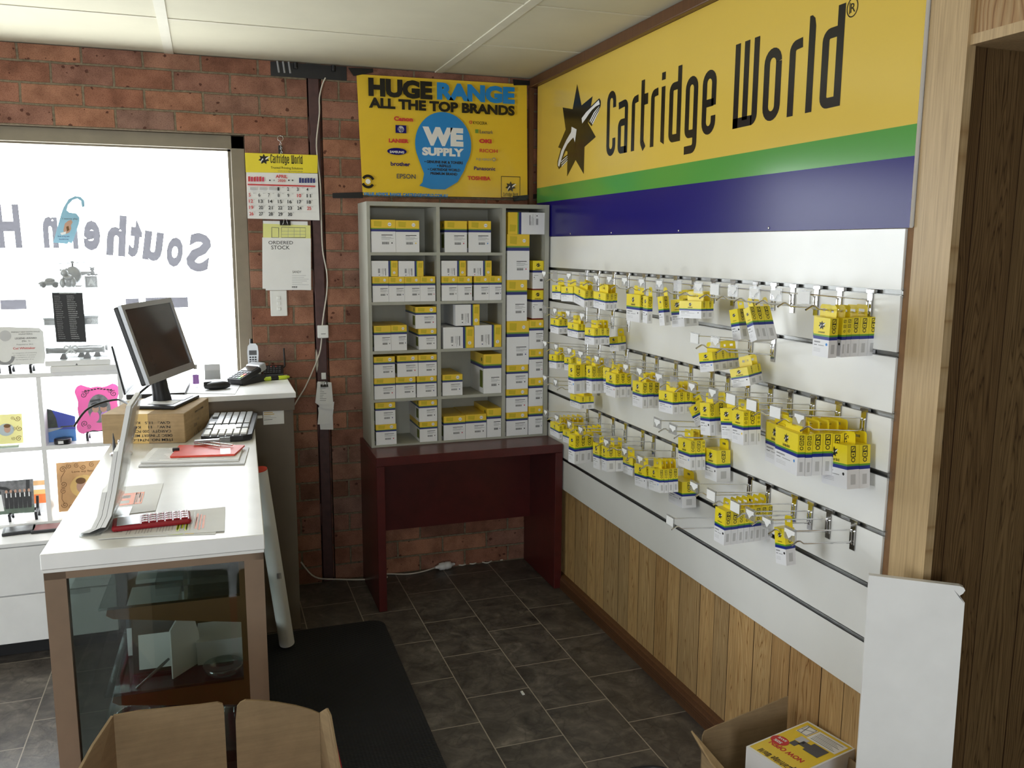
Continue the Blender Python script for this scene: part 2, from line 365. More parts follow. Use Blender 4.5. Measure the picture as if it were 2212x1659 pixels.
def glyphs(t, bold):
    if (t, bold) in _g: return _g[(t, bold)]
    cu = bpy.data.curves.new('t', 'FONT'); cu.body = t; cu.size = 1.0; cu.offset = bold; cu.resolution_u = 3
    ob = bpy.data.objects.new('t', cu); me = bpy.data.meshes.new_from_object(ob)
    vs = [(v.co.x/0.73, v.co.y/0.73) for v in me.vertices]; fs = [list(p.vertices) for p in me.polygons]
    bpy.data.objects.remove(ob); bpy.data.curves.remove(cu); bpy.data.meshes.remove(me)
    x = [v[0] for v in vs] or [0, 1]
    _g[(t, bold)] = (vs, fs, min(x), max(x)); return _g[(t, bold)]
def tag(o, label=None, cat=None, group=None, kind=None):
    if label: o['label'] = label
    if cat: o['category'] = cat
    if group: o['group'] = group
    if kind: o['kind'] = kind
    return o
def thing(name, label, cat, loc, rz=0, group=None, rot=None):
    o = bpy.data.objects.new(name, None); COL.objects.link(o); o.location = loc
    o.rotation_euler = rot if rot else (0, 0, rz); o.empty_display_size = 0.05
    OFF[o.name] = Vector(loc)
    return tag(o, label, cat, group)
def struct(name, mb): return tag(mb.build(name), kind='structure')
def T(x, y, z, rz=0, rx=0, ry=0):
    return Matrix.Translation((x, y, z)) @ Matrix.Rotation(rz, 4, 'Z') @ Matrix.Rotation(ry, 4, 'Y') @ Matrix.Rotation(rx, 4, 'X')
def circle(cx, cy, r, n=20, ry=None):
    return [(cx+r*math.cos(2*PI*k/n), cy+(ry or r)*math.sin(2*PI*k/n)) for k in range(n)]
def arc(cx, cy, r, a0, a1, n=7, ry=None):
    return [(cx+r*math.cos(math.radians(a0+(a1-a0)*k/n)), cy+(ry or r)*math.sin(math.radians(a0+(a1-a0)*k/n))) for k in range(n+1)]
def strip(pts, t):
    """quads following a 2-D polyline with the width t"""
    L = []; R = []
    for i, p in enumerate(pts):
        a = pts[max(i-1, 0)]; b = pts[min(i+1, len(pts)-1)]
        dx, dy = b[0]-a[0], b[1]-a[1]; l = math.hypot(dx, dy) or 1
        nx, ny = -dy/l*t/2, dx/l*t/2
        if 0 < i < len(pts)-1:   # keep the width at corners
            c = ((p[0]-a[0])*(dx)+(p[1]-a[1])*dy)/(l*(math.hypot(p[0]-a[0], p[1]-a[1]) or 1)); c = max(c, 0.6); nx /= c; ny /= c
        L.append((p[0]+nx, p[1]+ny)); R.append((p[0]-nx, p[1]-ny))
    return [[L[i], R[i], R[i+1], L[i+1]] for i in range(len(pts)-1)]
def rect(x0, y0, x1, y1): return [(x0, y0), (x1, y0), (x1, y1), (x0, y1)]

# the shop's lettering, drawn as strokes: x along the sign, y up from the base line (metres at sign size)
def shop_letters():
    t = 0.027; H = 0.204; out = []
    def C(x):
        r = 0.028; w = 0.083
        p = [(x+w-t/2, 0.188)] + arc(x+w/2, 0.2555-0.0415, r, 0, 180, 8) + arc(x+w/2, 0.0415, r, 180, 360, 8) + [(x+w-t/2, 0.069)]
        return strip(p, t)
    def a(x):
        w = 0.084
        return strip([(x+0.002, H-t/2-0.004), (x+0.045, H-t/2)] + arc(x+w-0.030, H-0.030, 0.0168, 90, 0, 5) + [(x+w-t/2, 0.0)], t) + \
            strip([(x+w-t, 0.120)] + arc(x+0.029, 0.104, 0.016, 90, 180, 5) + arc(x+0.029, 0.030, 0.016, 180, 270, 5) + [(x+w-0.01, 0.0135)], t)
    def r(x, w=0.054):
        return strip([(x+t/2, 0.0)] + arc(x+0.031, H-0.031, 0.0175, 180, 90, 5) + [(x+w, H-t/2+0.002)], t)
    def tt(x):
        return strip([(x+t*1.2, 0.0)] + arc(x+0.03, 0.03, 0.0165, 200, 180, 2) + [(x+t/2, 0.252)], t) + [rect(x+t-0.002, 0.160, x+0.055, 0.200)]
    def i(x): return [rect(x, 0.012, x+t, 0.203), rect(x, 0.226, x+t, 0.252), [(x, 0.012), (x+t, 0.0), (x+t, 0.012)]]
    def d(x, w=0.083):
        return [rect(x+w-t, 0, x+w, 0.254)] + strip([(x+w-t, H-t/2)] + arc(x+0.031, H-0.031, 0.0175, 90, 180, 5) + arc(x+0.031, 0.031, 0.0175, 180, 270, 5) + [(x+w-t, t/2)], t)
    def g(x):
        w = 0.080
        return strip([(x+w-t, t/2+0.002)] + arc(x+0.030, 0.032, 0.0165, 270, 180, 5) + arc(x+w/2, H-w/2, w/2-t/2, 180, 0, 10) + arc(x+w-0.034, -0.016, 0.0205, 0, -90, 5) + [(x, -0.037)], t)
    def e(x):
        w = 0.083
        return strip([(x+t, 0.1), (x+w-t/2, 0.1)], 0.024) + strip([(x+w-t/2, 0.09)] + arc(x+w/2, H-w/2, w/2-t/2, 0, 180, 10) + arc(x+w/2, w/2, w/2-t/2, 180, 360, 10) + [(x+w-t/2, 0.058)], t)
    def Wl(x):
        w = 0.126
        return [rect(x, 0, x+t, 0.252), rect(x+0.049, 0.02, x+0.049+t, 0.252), rect(x, 0, x+0.1, 0.030)] + \
            strip([(x+0.095, t/2)] + arc(x+w-0.031, 0.031, 0.0175, 270, 360, 5) + [(x+w-t/2, 0.252)], t)
    def o(x):
        w = 0.083
        return strip(arc(x+w/2, H-w/2, w/2-t/2, 0, 180, 10) + arc(x+w/2, w/2, w/2-t/2, 180, 360, 10) + [(x+w-t/2, H-w/2)], t)
    def l(x): return [rect(x, 0, x+t, 0.225), [(x, 0.225), (x+t, 0.225), (x+t*0.8, 0.245), (x+t*0.4, 0.254), (x, 0.254)]]
    out += C(0.864)+a(0.970)+r(1.087)+tt(1.163)+r(1.242)+i(1.320)+d(1.379)+g(1.491)+e(1.600)
    out += Wl(1.785)+o(1.939)+r(2.057, 0.056)+l(2.138)+d(2.196)
    return out
LETTERS = shop_letters()
STAR = [(.551,2.377),(.504,2.277),(.387,2.301),(.426,2.198),(.338,2.128),(.451,2.098),(.451,1.987),(.546,2.052),(.639,1.984),(.642,2.099),(.758,2.128),(.675,2.195),(.718,2.300),(.603,2.279)]
STAR = [(x-0.551, z-2.18) for x, z in STAR]
def put_star(mb, P, k, m, mw='white', nudge=Vector((0,0,0))):
    """star with the white arrow swoosh; k = scale against the big sign"""
    o, a, b = (Vector(q) for q in P)
    mb.flat([[(x*k, y*k) for x, y in STAR]], P, m)
    o2 = o + nudge
    for pl in ([(-.10,-.045),(-.055,.012),(-.068,.03),(-.022,.01),(-.03,-.055),(-.045,-.03),(-.11,-.125),(-.145,-.155)], [(.055,.005),(.11,.065),(.215,.105),(.222,.08),(.15,.03),(.07,-.035)]):
        mb.flat([[(x*k, y*k) for x, y in pl]], (o2, a, b), mw)
# ------------------------------------------------------------------ room
CZ = 2.49; WX = 0.018; XL = -5.2; YF = -7.3
mb = MB().box((XL-.1, YF-.1, -.1), (1.6, 0.12, 0), TILE); struct('floor', mb)
mb = MB().box((XL-.1, YF-.1, CZ+.004), (1.6, 0.12, CZ+.1), 'ceiling')
for x in (-4.105, -2.9, -1.695, -.49): mb.box((x-.019, YF, CZ-.001), (x+.019, 0, CZ+.006), 'tbar')
for k in range(12): mb.box((XL, -.62-.63*k-.004, CZ+.001), (1.5, -.62-.63*k+.004, CZ+.006), 'tbar')
struct('ceiling', mb)
# back wall with the window opening and the raked-out slot round the steel post
wx0, wx1, wz0, wz1 = -3.3, -1.395, .46, 2.162
mb = MB()
mb.box((XL-.1, 0, 0), (wx0, .12, CZ), BRICK); mb.box((wx1, 0, 0), (-1.114, .12, CZ), BRICK); mb.box((-1.046, 0, 0), (1.6, .12, CZ), BRICK)
mb.box((wx0, 0, wz1), (wx1, .12, CZ), BRICK); mb.box((wx0, 0, 0), (wx1, .12, wz0), BRICK); mb.box((-1.114, .05, 0), (-1.046, .12, CZ), BRICK)
struct('wall_back', mb)
ly0, ly1, lz0, lz1 = -3.9, -2.3, .2, 2.2  # unseen left window, added as a light source for the lower slatwall
mb = MB(); mb.box((XL-.1, YF, 0), (XL, ly0, CZ), 'wall'); mb.box((XL-.1, ly1, 0), (XL, 0, CZ), 'wall'); mb.box((XL-.1, ly0, 0), (XL, ly1, lz0), 'wall'); mb.box((XL-.1, ly0, lz1), (XL, ly1, CZ), 'wall'); struct('wall_left', mb)
mb = MB()
for y0_, y1_, z0_, z1_ in ((ly0, ly0+.05, lz0, lz1), (ly1-.05, ly1, lz0, lz1), (ly0, ly1, lz0, lz0+.05), (ly0, ly1, lz1-.05, lz1)): mb.box((XL-.08, y0_, z0_), (XL-.03, y1_, z1_), 'bronze')
w3 = struct('added_window_side', mb); MB().box((XL-.058, ly0+.04, lz0+.04), (XL-.052, ly1-.04, lz1-.04), 'glass').build('window_pane', w3)
mb = MB(); fx0, fx1, fz0, fz1 = -2.85, -1.55, .4, 2.3  # unseen front window, added for fill light and narrowed to dim it
mb.box((XL, YF-.1, 0), (fx0, YF, CZ), 'wall'); mb.box((fx1, YF-.1, 0), (1.6, YF, CZ), 'wall')
mb.box((fx0, YF-.1, 0), (fx1, YF, fz0), 'wall'); mb.box((fx0, YF-.1, fz1), (fx1, YF, CZ), 'wall'); struct('wall_front', mb)
mb = MB().box((fx0, YF-.08, fz0), (fx0+.06, YF-.02, fz1), 'bronze'); mb.box((fx1-.06, YF-.08, fz0), (fx1, YF-.02, fz1), 'bronze'); mb.box((fx0, YF-.08, fz1-.06), (fx1, YF-.02, fz1), 'bronze'); mb.box((fx0, YF-.08, fz0), (fx1, YF-.02, fz0+.06), 'bronze')
w2 = struct('added_window_front', mb); MB().box((fx0+.05, YF-.053, fz0+.05), (fx1-.05, YF-.047, fz1-.05), 'glass').build('window_pane', w2)
YE = -2.655                     # where the right wall turns into the recess
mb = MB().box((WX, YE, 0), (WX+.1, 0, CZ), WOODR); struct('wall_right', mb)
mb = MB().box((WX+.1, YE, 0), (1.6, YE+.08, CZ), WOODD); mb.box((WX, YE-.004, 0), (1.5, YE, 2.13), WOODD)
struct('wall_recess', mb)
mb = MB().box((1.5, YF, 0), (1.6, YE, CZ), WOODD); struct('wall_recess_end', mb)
mb = MB().box((WX, YF, 2.13), (WX+.05, YE-.004, CZ), WOODB); mb.box((WX-.004, YF, 2.108), (1.5, YE-.004, 2.13), PINE)
struct('trim_bulkhead', mb)
mb = MB().box((WX-.012, YE-.012, 0), (WX+.012, -2.555, CZ), PINE); mb.box((WX-.012, -2.555, 0), (WX+.004, -2.536, 1.72), 'mdf')
struct('trim_corner_post', mb)
mb = MB().box((-.03, -2.57, 2.447), (WX, -.0, CZ), BROWNT, bev=.004); struct('trim_cornice', mb)
mb = MB()
pr = [(0, 0, 0), (-.012, 0, 0), (-.012, 0, .045), (-.004, 0, .062), (WX, 0, .066), (WX, 0, 0)]
mb.prism([(x, -2.535, z) for x, y, z in pr], (0, 2.53, 0), BROWNT); struct('baseboard_right', mb)
mb = MB().box((-.032, -.03, 1.868), (-.012, -.0, CZ-.045), BROWNT); struct('trim_corner_conduit', mb)
# window: frame and pane sit back in the opening
mb = MB(); y0, y1 = .035, .1
mb.box((wx1-.062, y0, wz0), (wx1, y1, wz1), 'bronze', bev=.004); mb.box((wx0, y0, wz0), (wx0+.06, y1, wz1), 'bronze')
mb.box((wx0, y0, wz1-.062), (wx1, y1, wz1), 'bronze', bev=.004); mb.box((wx0, y0, wz0), (wx1, y1, wz0+.06), 'bronze')
mb.box((wx1-.075, y0+.02, wz0), (wx1-.05, y1-.005, wz1), 'bronze'); mb.box((wx0, y0+.02, wz1-.07), (wx1, y1-.005, wz1-.05), 'bronze')
win = struct('window_1', mb)
MB().box((wx0+.05, .068, wz0+.05), (wx1-.055, .073, wz1-.055), 'glass').build('window_pane', win)
# shop-front lettering on the glass, seen from behind
mb = MB()
def wletter(ch, u0, u1, v0, v1, rot):
    g = glyphs(ch, 0.045); a = at(u0, v0, 1, .066); b = at(u1, v1, 1, .066)
    xs = [v[0] for v in g[0]]; ys = [v[1] for v in g[0]]
    cx, cz = (a.x+b.x)/2, (a.z+b.z)/2; sx = (b.x-a.x)/(max(xs)-min(xs)); sy = (a.z-b.z)/(max(ys)-min(ys))
    mx, my = (max(xs)+min(xs))/2, (max(ys)+min(ys))/2; c, s_ = math.cos(rot), math.sin(rot)
    vs = []
    for x, y in g[0]:
        px, pz = -(x-mx)*sx, (y-my)*sy
        vs.append((cx+px*c+pz*s_, .066, cz-px*s_+pz*c))
    mb.add(vs, g[1], 'vinyl')
for ch, u0, u1, v0, v1, r in (('S',402,456,503,587,.18),('o',358,397,512,577,.16),('u',308,353,500,564,.16),('t',277,309,472,556,.15),('h',228,275,464,553,.10),('e',178,219,476,541,.03),('r',138,170,474,538,0),('n',90,128,468,536,0),('H',-12,48,441,536,-.02)):
    wletter(ch, u0, u1, v0, v1, r)
for u0, v0, u1, v1 in ((314,643,407,664),(271,645,301,662),(0,648,58,668),(-20,668,-2,700)):
    a = at(u0, v0, 1, .066); b = at(u1, v1, 1, .066); mb.quad([(a.x, .066, b.z), (b.x, .066, b.z), (b.x, .066, a.z), (a.x, .066, a.z)], 'vinyl')
tag(mb.build('window_lettering', win), 'grey shop lettering on the glass, reading backwards from inside')
# steel post set in the brickwork
mb = MB().box((-1.106, .004, 0), (-1.056, .05, CZ), 'post', bev=.004)
for z in (.35, .78, 1.12, 1.5, 1.9, 2.2):
    mb.ell((-1.108+random.uniform(-.006,.004), .012, z), (.009, .012, .06), M['wall'] if z in (1.12,) else 'post', 8)
struct('trim_steel_post', mb)
mb = MB().box((-1.27, -.003, 2.425), (-.93, -.0005, CZ-.002), 'dark')
for x in (-1.24, -1.215, -1.19): mb.tube([(x, -.006, 2.49), (x+.006, -.008, 2.44)], .005, 'grey', 6)
for x in (-1.16, -.99): mb.tube([(x, -.008, 2.488), (x, -.008, 2.462)], .01, 'dark', 8)
struct('trim_service_slot', mb)
# white cables
def cable(name, label, pts, r=.0035, m='cable'):
    return tag(MB().tube(pts, r, m, 6).build(name, loc=pts[0]), label, 'cable')
def smooth(pts, n=6):
    P = [Vector(p) for p in pts]; out = []
    for i in range(len(P)-1):
        p0, p1, p2, p3 = P[max(i-1,0)], P[i], P[i+1], P[min(i+2,len(P)-1)]
        for k in range(n):
            t = k/n
            out.append(tuple(.5*((2*p1)+(-p0+p2)*t+(2*p0-5*p1+4*p2-p3)*t*t+(-p0+3*p1-3*p2+p3)*t*t*t)))
    return out+[tuple(P[-1])]
W_ = lambda u, v, y=-.006: tuple(at(u, v, 1, y))
cable('hanging_cable', 'thin white cable hanging down the brick wall beside the steel post', smooth([W_(703,168), W_(696,184), W_(690,212), W_(690,245), W_(684,300), W_(685,335), W_(692,400), W_(694,470), W_(697,540), W_(706,590), W_(706,630), W_(699,680), W_(696,704)]))
cable('drooping_cable', 'thin white cable dropping from the white junction box to the counter', smooth([W_(695,728), W_(691,760), W_(678,795), W_(660,835), W_(648,855), W_(636,875)]))
b = thing('junction_box', 'small square white plastic box on the steel post', 'junction box', at(697,716,1,-.006))
p = at(697,716,1,0); MB().box((p.x-.026, -.016, p.z-.031), (p.x+.026, -.0, p.z+.031), 'plastic', bev=.004).build('cover', b)
MB().box((p.x-.01, -.0168, p.z-.012), (p.x+.012, -.0158, p.z-.008), 'grey').build('printed_mark', b)
# light switch
p = at(602,655,1,0)
b = thing('light_switch', 'white plastic triple light switch plate on bricks under the ordered stock clipboard', 'light switch', (p.x, -.005, p.z))
MB().box((p.x-.038, -.009, p.z-.06), (p.x+.038, 0, p.z+.06), 'plastic', bev=.003).build('plate', b)
for dz in (.026, 0, -.026): MB().box((p.x-.008, -.0135, p.z+dz-.008), (p.x+.008, -.0085, p.z+dz+.008), 'plastic', bev=.002).build('rocker', b)
# extension lead lying under the desk
F_ = lambda u, v, z=.006: tuple(at(u, v, 2, z))
b = thing('extension_lead', 'white extension lead with a plug joint on the floor below the mahogany desk', 'cable', F_(960,1222))
MB().tube(smooth([W_(650,1214,-.02), (-1.15,-.03,.045), (-1.03,-.035,.02), (-.9,-.05,.008), (-.8,-.055,.007), F_(834,1240), F_(880,1240), F_(915,1234), F_(940,1226)]), .004, 'cable', 6).build('lead', b)
MB().tube(smooth([F_(982,1218), F_(998,1221), F_(1010,1217), F_(1022,1218), F_(1036,1213), F_(1052,1216), F_(1068,1209), F_(1085,1209), F_(1100,1201), F_(1126,1196)], 4), .004, 'cable', 6).build('curled_lead', b)
a, c = Vector(F_(940,1226,.022)), Vector(F_(982,1218,.022)); q = (c-a)
MB().tube([a, a+q*.2, a+q*.22, a+q*.45, a+q*.5, a+q*.55, a+q*.78, a+q*.8, c], [.006,.012,.019,.021,.018,.021,.019,.012,.006], 'plastic', 12).build('plug', b)
tag(MB().box((-.537, -1.36, 0), (-.528, -1.335, .005), 'plastic', bev=.001).build('plastic_chip', loc=(-.532,-1.35,0)), 'tiny white plastic chip lying on the slate floor tiles', 'debris')
# floor mat
pts = [(-1.7,-.53),(-.97,-.53)]+[(-.97+.06*math.sin(PI/2*k/5), -.59+.06*math.cos(PI/2*k/5)) for k in range(1,6)]+[(-.925,-1.6),(-.945,-3.1),(-1.75,-3.1)]
tag(MB().prism([(x, y, .0006) for x, y in pts][::-1], (0,0,.004), MAT).build('floor_mat', loc=(-1.3,-1.5,0)), 'long black ribbed rubber mat on the tiles beside the showcase', 'mat')
BOXES = [
 ('A0', 0.145, -0.682, 1.472, 0.073, 0.062, 0.025, -0.04, 0.13, []),
 ('A1', 0.146, -0.805, 1.471, 0.095, 0.062, 0.025, -0.03, 0.15, []),
 ('A2', 0.156, -0.956, 1.469, 0.122, 0.068, 0.018, 0.13, -0.04, [0.021]),
 ('A4', 0.188, -1.221, 1.469, 0.123, 0.062, 0.017, 0.02, -0.06, [0.014, 0.03]),
 ('A6', 0.168, -1.459, 1.457, 0.121, 0.096, 0.022, -0.02, -0.08, []),
 ('A7', 0.185, -1.582, 1.46, 0.041, 0.091, 0.018, -0.0, -0.09, []),
 ('A8', 0.193, -1.707, 1.464, 0.022, 0.095, 0.029, -0.15, 0.33, []),
 ('A8', 0.132, -1.707, 1.456, 0.053, 0.09, 0.035, -0.12, 0.34, [0.036]),
 ('A9', 0.154, -1.822, 1.476, 0.102, 0.054, 0.022, -0.04, 0.19, [0.028]),
 ('A11', 0.129, -2.035, 1.446, 0.03, 0.091, 0.038, -0.22, 0.31, []),
 ('A12', 0.141, -2.126, 1.455, 0.026, 0.098, 0.02, -0.39, 0.15, [0.024, 0.057]),
 ('A15', 0.144, -2.434, 1.45, 0.056, 0.098, 0.026, 0.01, 0.05, [0.013, 0.027, 0.043, 0.069, 0.098, 0.126]),
 ('B0', 0.153, -0.686, 1.325, 0.086, 0.063, 0.021, -0.0, 0.04, [0.022]),
 ('B2', 0.181, -0.954, 1.332, 0.112, 0.058, 0.019, -0.01, -0.02, [0.012]),
 ('B3', 0.171, -1.098, 1.321, 0.087, 0.065, 0.023, -0.04, 0.01, [0.028, 0.043]),
 ('B3', 0.063, -1.098, 1.286, 0.041, 0.058, 0.055, -0.12, 0.52, []),
 ('b0', 0.159, -1.935, 1.324, 0.052, 0.059, 0.033, -0.17, 0.34, [0.035, 0.065, 0.092]),
 ('b1', 0.113, -2.048, 1.291, 0.055, 0.055, 0.062, -0.24, 0.6, [0.042]),
 ('C0', 0.165, -0.7, 1.17, 0.08, 0.06, 0.023, -0.07, 0.03, [0.016]),
 ('C1', 0.148, -0.83, 1.175, 0.066, 0.056, 0.025, -0.08, 0.07, []),
 ('C2', 0.193, -0.975, 1.134, 0.054, 0.119, 0.035, -0.02, 0.07, [0.044]),
 ('C3', 0.165, -1.089, 1.147, 0.054, 0.109, 0.021, -0.07, -0.01, [0.02, 0.035]),
 ('C4', 0.16, -1.24, 1.166, 0.045, 0.097, 0.025, -0.11, 0.14, []),
 ('C5', 0.192, -1.342, 1.166, 0.089, 0.088, 0.017, -0.04, -0.04, [0.025, 0.046]),
 ('C6', 0.154, -1.484, 1.151, 0.09, 0.091, 0.019, -0.05, -0.08, [0.024, 0.045]),
 ('C8', 0.175, -1.724, 1.165, 0.104, 0.07, 0.021, -0.07, -0.06, [0.021, 0.047, 0.063, 0.077]),
 ('C9', 0.109, -1.819, 1.137, 0.052, 0.068, 0.025, -0.55, 0.34, []),
 ('C10', 0.152, -1.93, 1.146, 0.056, 0.1, 0.018, -0.12, -0.02, [0.044]),
 ('C11', 0.150, -2.047, 1.155, 0.05, 0.09, 0.023, -0.15, 0.2, []),
 ('C12', 0.176, -2.141, 1.165, 0.068, 0.096, 0.015, -0.08, -0.11, [0.025, 0.038]),
 ('C13', 0.119, -2.236, 1.131, 0.13, 0.112, 0.02, -0.07, -0.24, [0.02]),
 ('C14', 0.166, -2.350, 1.143, 0.135, 0.108, 0.02, -0.05, -0.21, [0.019, 0.047, 0.073, 0.098, 0.124]),
 ('C15', 0.086, -2.442, 1.121, 0.1, 0.111, 0.036, -0.09, -0.04, [0.033]),
 ('D1', 0.111, -0.83, 1.01, 0.117, 0.054, 0.024, -0.04, -0.02, [0.038]),
 ('d0', 0.097, -1.722, 0.985, 0.123, 0.098, 0.018, -0.12, -0.2, [0.021, 0.033]),
 ('d1', 0.057, -1.823, 0.968, 0.083, 0.102, 0.049, -0.09, -0.09, []),
 ('E0', 0.16, -0.719, 0.865, 0.108, 0.059, 0.017, -0.01, -0.02, [0.019, 0.038, 0.059, 0.081, 0.105]),
 ('E1', 0.158, -0.849, 0.862, 0.086, 0.054, 0.025, -0.08, -0.04, []),
 ('E2', 0.19, -0.984, 0.841, 0.046, 0.12, 0.024, 0.03, 0.17, [0.033, 0.061, 0.086, 0.109]),
 ('E3', 0.131, -1.099, 0.833, 0.078, 0.104, 0.025, -0.12, -0.09, []),
 ('E4', 0.167, -1.248, 0.861, 0.066, 0.096, 0.035, -0.13, -0.14, [0.03]),
 ('E5', 0.11, -1.337, 0.852, 0.081, 0.073, 0.008, -0.06, 0.0, []),
 ('E6', 0.137, -1.49, 0.851, 0.101, 0.08, 0.017, -0.13, -0.07, []),
 ('E7', 0.147, -1.61, 0.87, 0.11, 0.081, 0.016, -0.15, -0.14, [0.015, 0.033, 0.051]),
 ('E7', 0.061, -1.61, 0.817, 0.121, 0.091, 0.052, -0.09, -0.12, []),
 ('F1', 0.169, -2.061, 0.846, 0.052, 0.106, 0.023, 0.01, 0.03, [0.024, 0.045, 0.065, 0.084, 0.106, 0.127, 0.15]),
 ('F4', 0.156, -2.335, 0.874, 0.041, 0.099, 0.033, -0.15, 0.08, []),
]
HOOKS = {'A': (0, [-0.682, -0.805, -0.956, -1.084, -1.221, -1.334, -1.459, -1.582, -1.707, -1.822, -1.944, -2.035, -2.126, -2.229, -2.323, -2.435]), 'B': (1, [-0.686, -0.813, -0.954, -1.098]), 'b': (1, [-1.935, -2.048]), 'C': (2, [-0.7, -0.83, -0.975, -1.089, -1.24, -1.342, -1.484, -1.588, -1.724, -1.819, -1.93, -2.047, -2.141, -2.241, -2.346, -2.442]), 'E': (4, [-0.719, -0.849, -0.984, -1.099, -1.248, -1.337, -1.49, -1.61]), 'F': (4, [-1.965, -2.061, -2.186, -2.258, -2.335, -2.432]), 'D': (3, [-0.704, -0.83]), 'G': (5, [-1.827]), 'd': (3, [-1.722, -1.823])}
SHIFT = {('A15',1): 0.034, ('C13',1): 0.03}
# ------------------------------------------------------------------ sign
SX = -.004
b = MB().box((SX+.0004, -2.55, 1.718), (.0165, -.062, 2.446), 'white')
def band(z0, z1, m): b.quad([(SX, -.062, z0), (SX, -.062, z1), (SX, -2.55, z1), (SX, -2.55, z0)], m)
band(1.957, 2.446, 'syel'); band(1.884, 1.957, 'sgreen'); band(1.718, 1.884, 'sblue')
P = ((SX-.0006, 0, 2.036), (0,-1,0), (0,0,1))
b.flat(LETTERS, P, 'ink')
PS = ((SX-.0006, -.551, 2.18), (0,-1,0), (0,0,1))
b.flat([STAR], PS, 'ink')
lw = lambda L: [((x-448)*.000927, (790-y)*.000256-.0 ) for x, y in L]
def s2(L):       # sign-plane coordinates of points read off the emblem
    out = []
    for x, y in L:
        p = at(1180+x/6.506, 160+y/6.506, 0, SX); out.append((-p.y, p.z))
    return out
PZ = lambda d: ((SX-d, 0, 0), (0,-1,0), (0,0,1))
b.flat([s2([(478,605),(560,515),(650,435),(700,385),(748,340),(768,380),(768,440),(725,560),(640,735),(595,680),(600,635),(508,755)])], PZ(.0009), 'ink')
b.flat([s2([(500,622),(565,535),(650,455),(700,405),(742,365),(755,425),(700,455),(650,500),(600,565),(560,625),(508,695)])], PZ(.0012), 'white')
for k in range(3):
    o_ = k*17
    b.flat([s2([(612+o_,660+o_*1.1),(672+o_,540+o_),(748+o_*.3,450+o_*1.2),(744+o_*.3,462+o_*1.2),(680+o_,552+o_),(620+o_,674+o_*1.1)])], PZ(.0012), 'white')
b.flat([s2([(318,678),(443,766),(403,1062),(383,900),(330,965),(280,1070),(232,1180),(300,1130),(305,1215),(180,1338),(158,1285),(160,1225),(205,1060),(270,910),(345,800)])], PZ(.0009), 'ink')
b.flat([s2([(360,740),(430,778),(405,960),(385,890),(350,925),(300,985),(255,1075),(215,1200),(185,1305),(168,1285),(175,1225),(215,1080),(285,930),(352,815)])], PZ(.0012), 'white')
for k in range(3): b.flat([s2([(210+k*4,1225+k*32),(300,1150+k*28),(301,1160+k*28),(212+k*4,1240+k*32)])], PZ(.0012), 'white')
rr = s2([(0,0)])
b.flat([rect(2.293,2.258,2.2955,2.286)], PZ(.0009), 'ink')
for pl in strip(circle(2.304, 2.272, .0195, 24, .0225)+[circle(2.304, 2.272, .0195, 24, .0225)[0]], .0028): b.flat([pl], PZ(.0009), 'ink')
b.f = b.f; b.text('R', (Vector((SX-.0009, -2.2975, 2.260)), (0,-1,0), (0,0,1)), 'ink', h=.024)
for y, z in ((-.5,1.728),(-.93,1.727),(-1.475,1.727),(-2.0,1.727)): b.ell((SX-.001, y, z), (.002,.004,.004), 'chrome', 8)
tag(b.build('wall_sign', loc=(0,-1.3,1.718)), 'long yellow green and blue shop sign with black star emblem and lettering', 'sign')

# ------------------------------------------------------------------ slatwall
b = thing('slatwall_panel', 'white grooved slatwall panel on the right wall above the wood boards', 'slatwall', (WX, -1.27, .503))
GR = [1.563, 1.4115, 1.260, 1.1085, .957, .8055, .654]
mb = MB(); ed = [1.7165]+GR+[None]
zt = 1.7165
for g in GR+[.503-.007]:
    mb.box((0, -2.534, g+.0065), (WX-.002, -.004, zt), 'slat', bev=.0008, seg=1); zt = g-.0065
mb.box((.0125, -2.533, .51), (WX-.001, -.004, 1.71), 'mdf')
mb.build('board', b)
for g in GR:
    q = MB(); q.box((.0115, -2.536, g-.0064), (.0124, -.004, g+.0064), 'alu'); q.box((-.0004, -2.538, g-.0068), (.012, -.004, g-.0050), 'alu'); q.box((-.0004, -2.538, g+.0050), (.012, -.004, g+.0068), 'alu')
    q.build('groove_channel', b)
    if g in (1.563, 1.260, 1.1085, .957): MB().box((-.003, -2.544, g-.012), (.012, -2.538, g+.012), 'acrylic', bev=.001).build('end_cap', b)

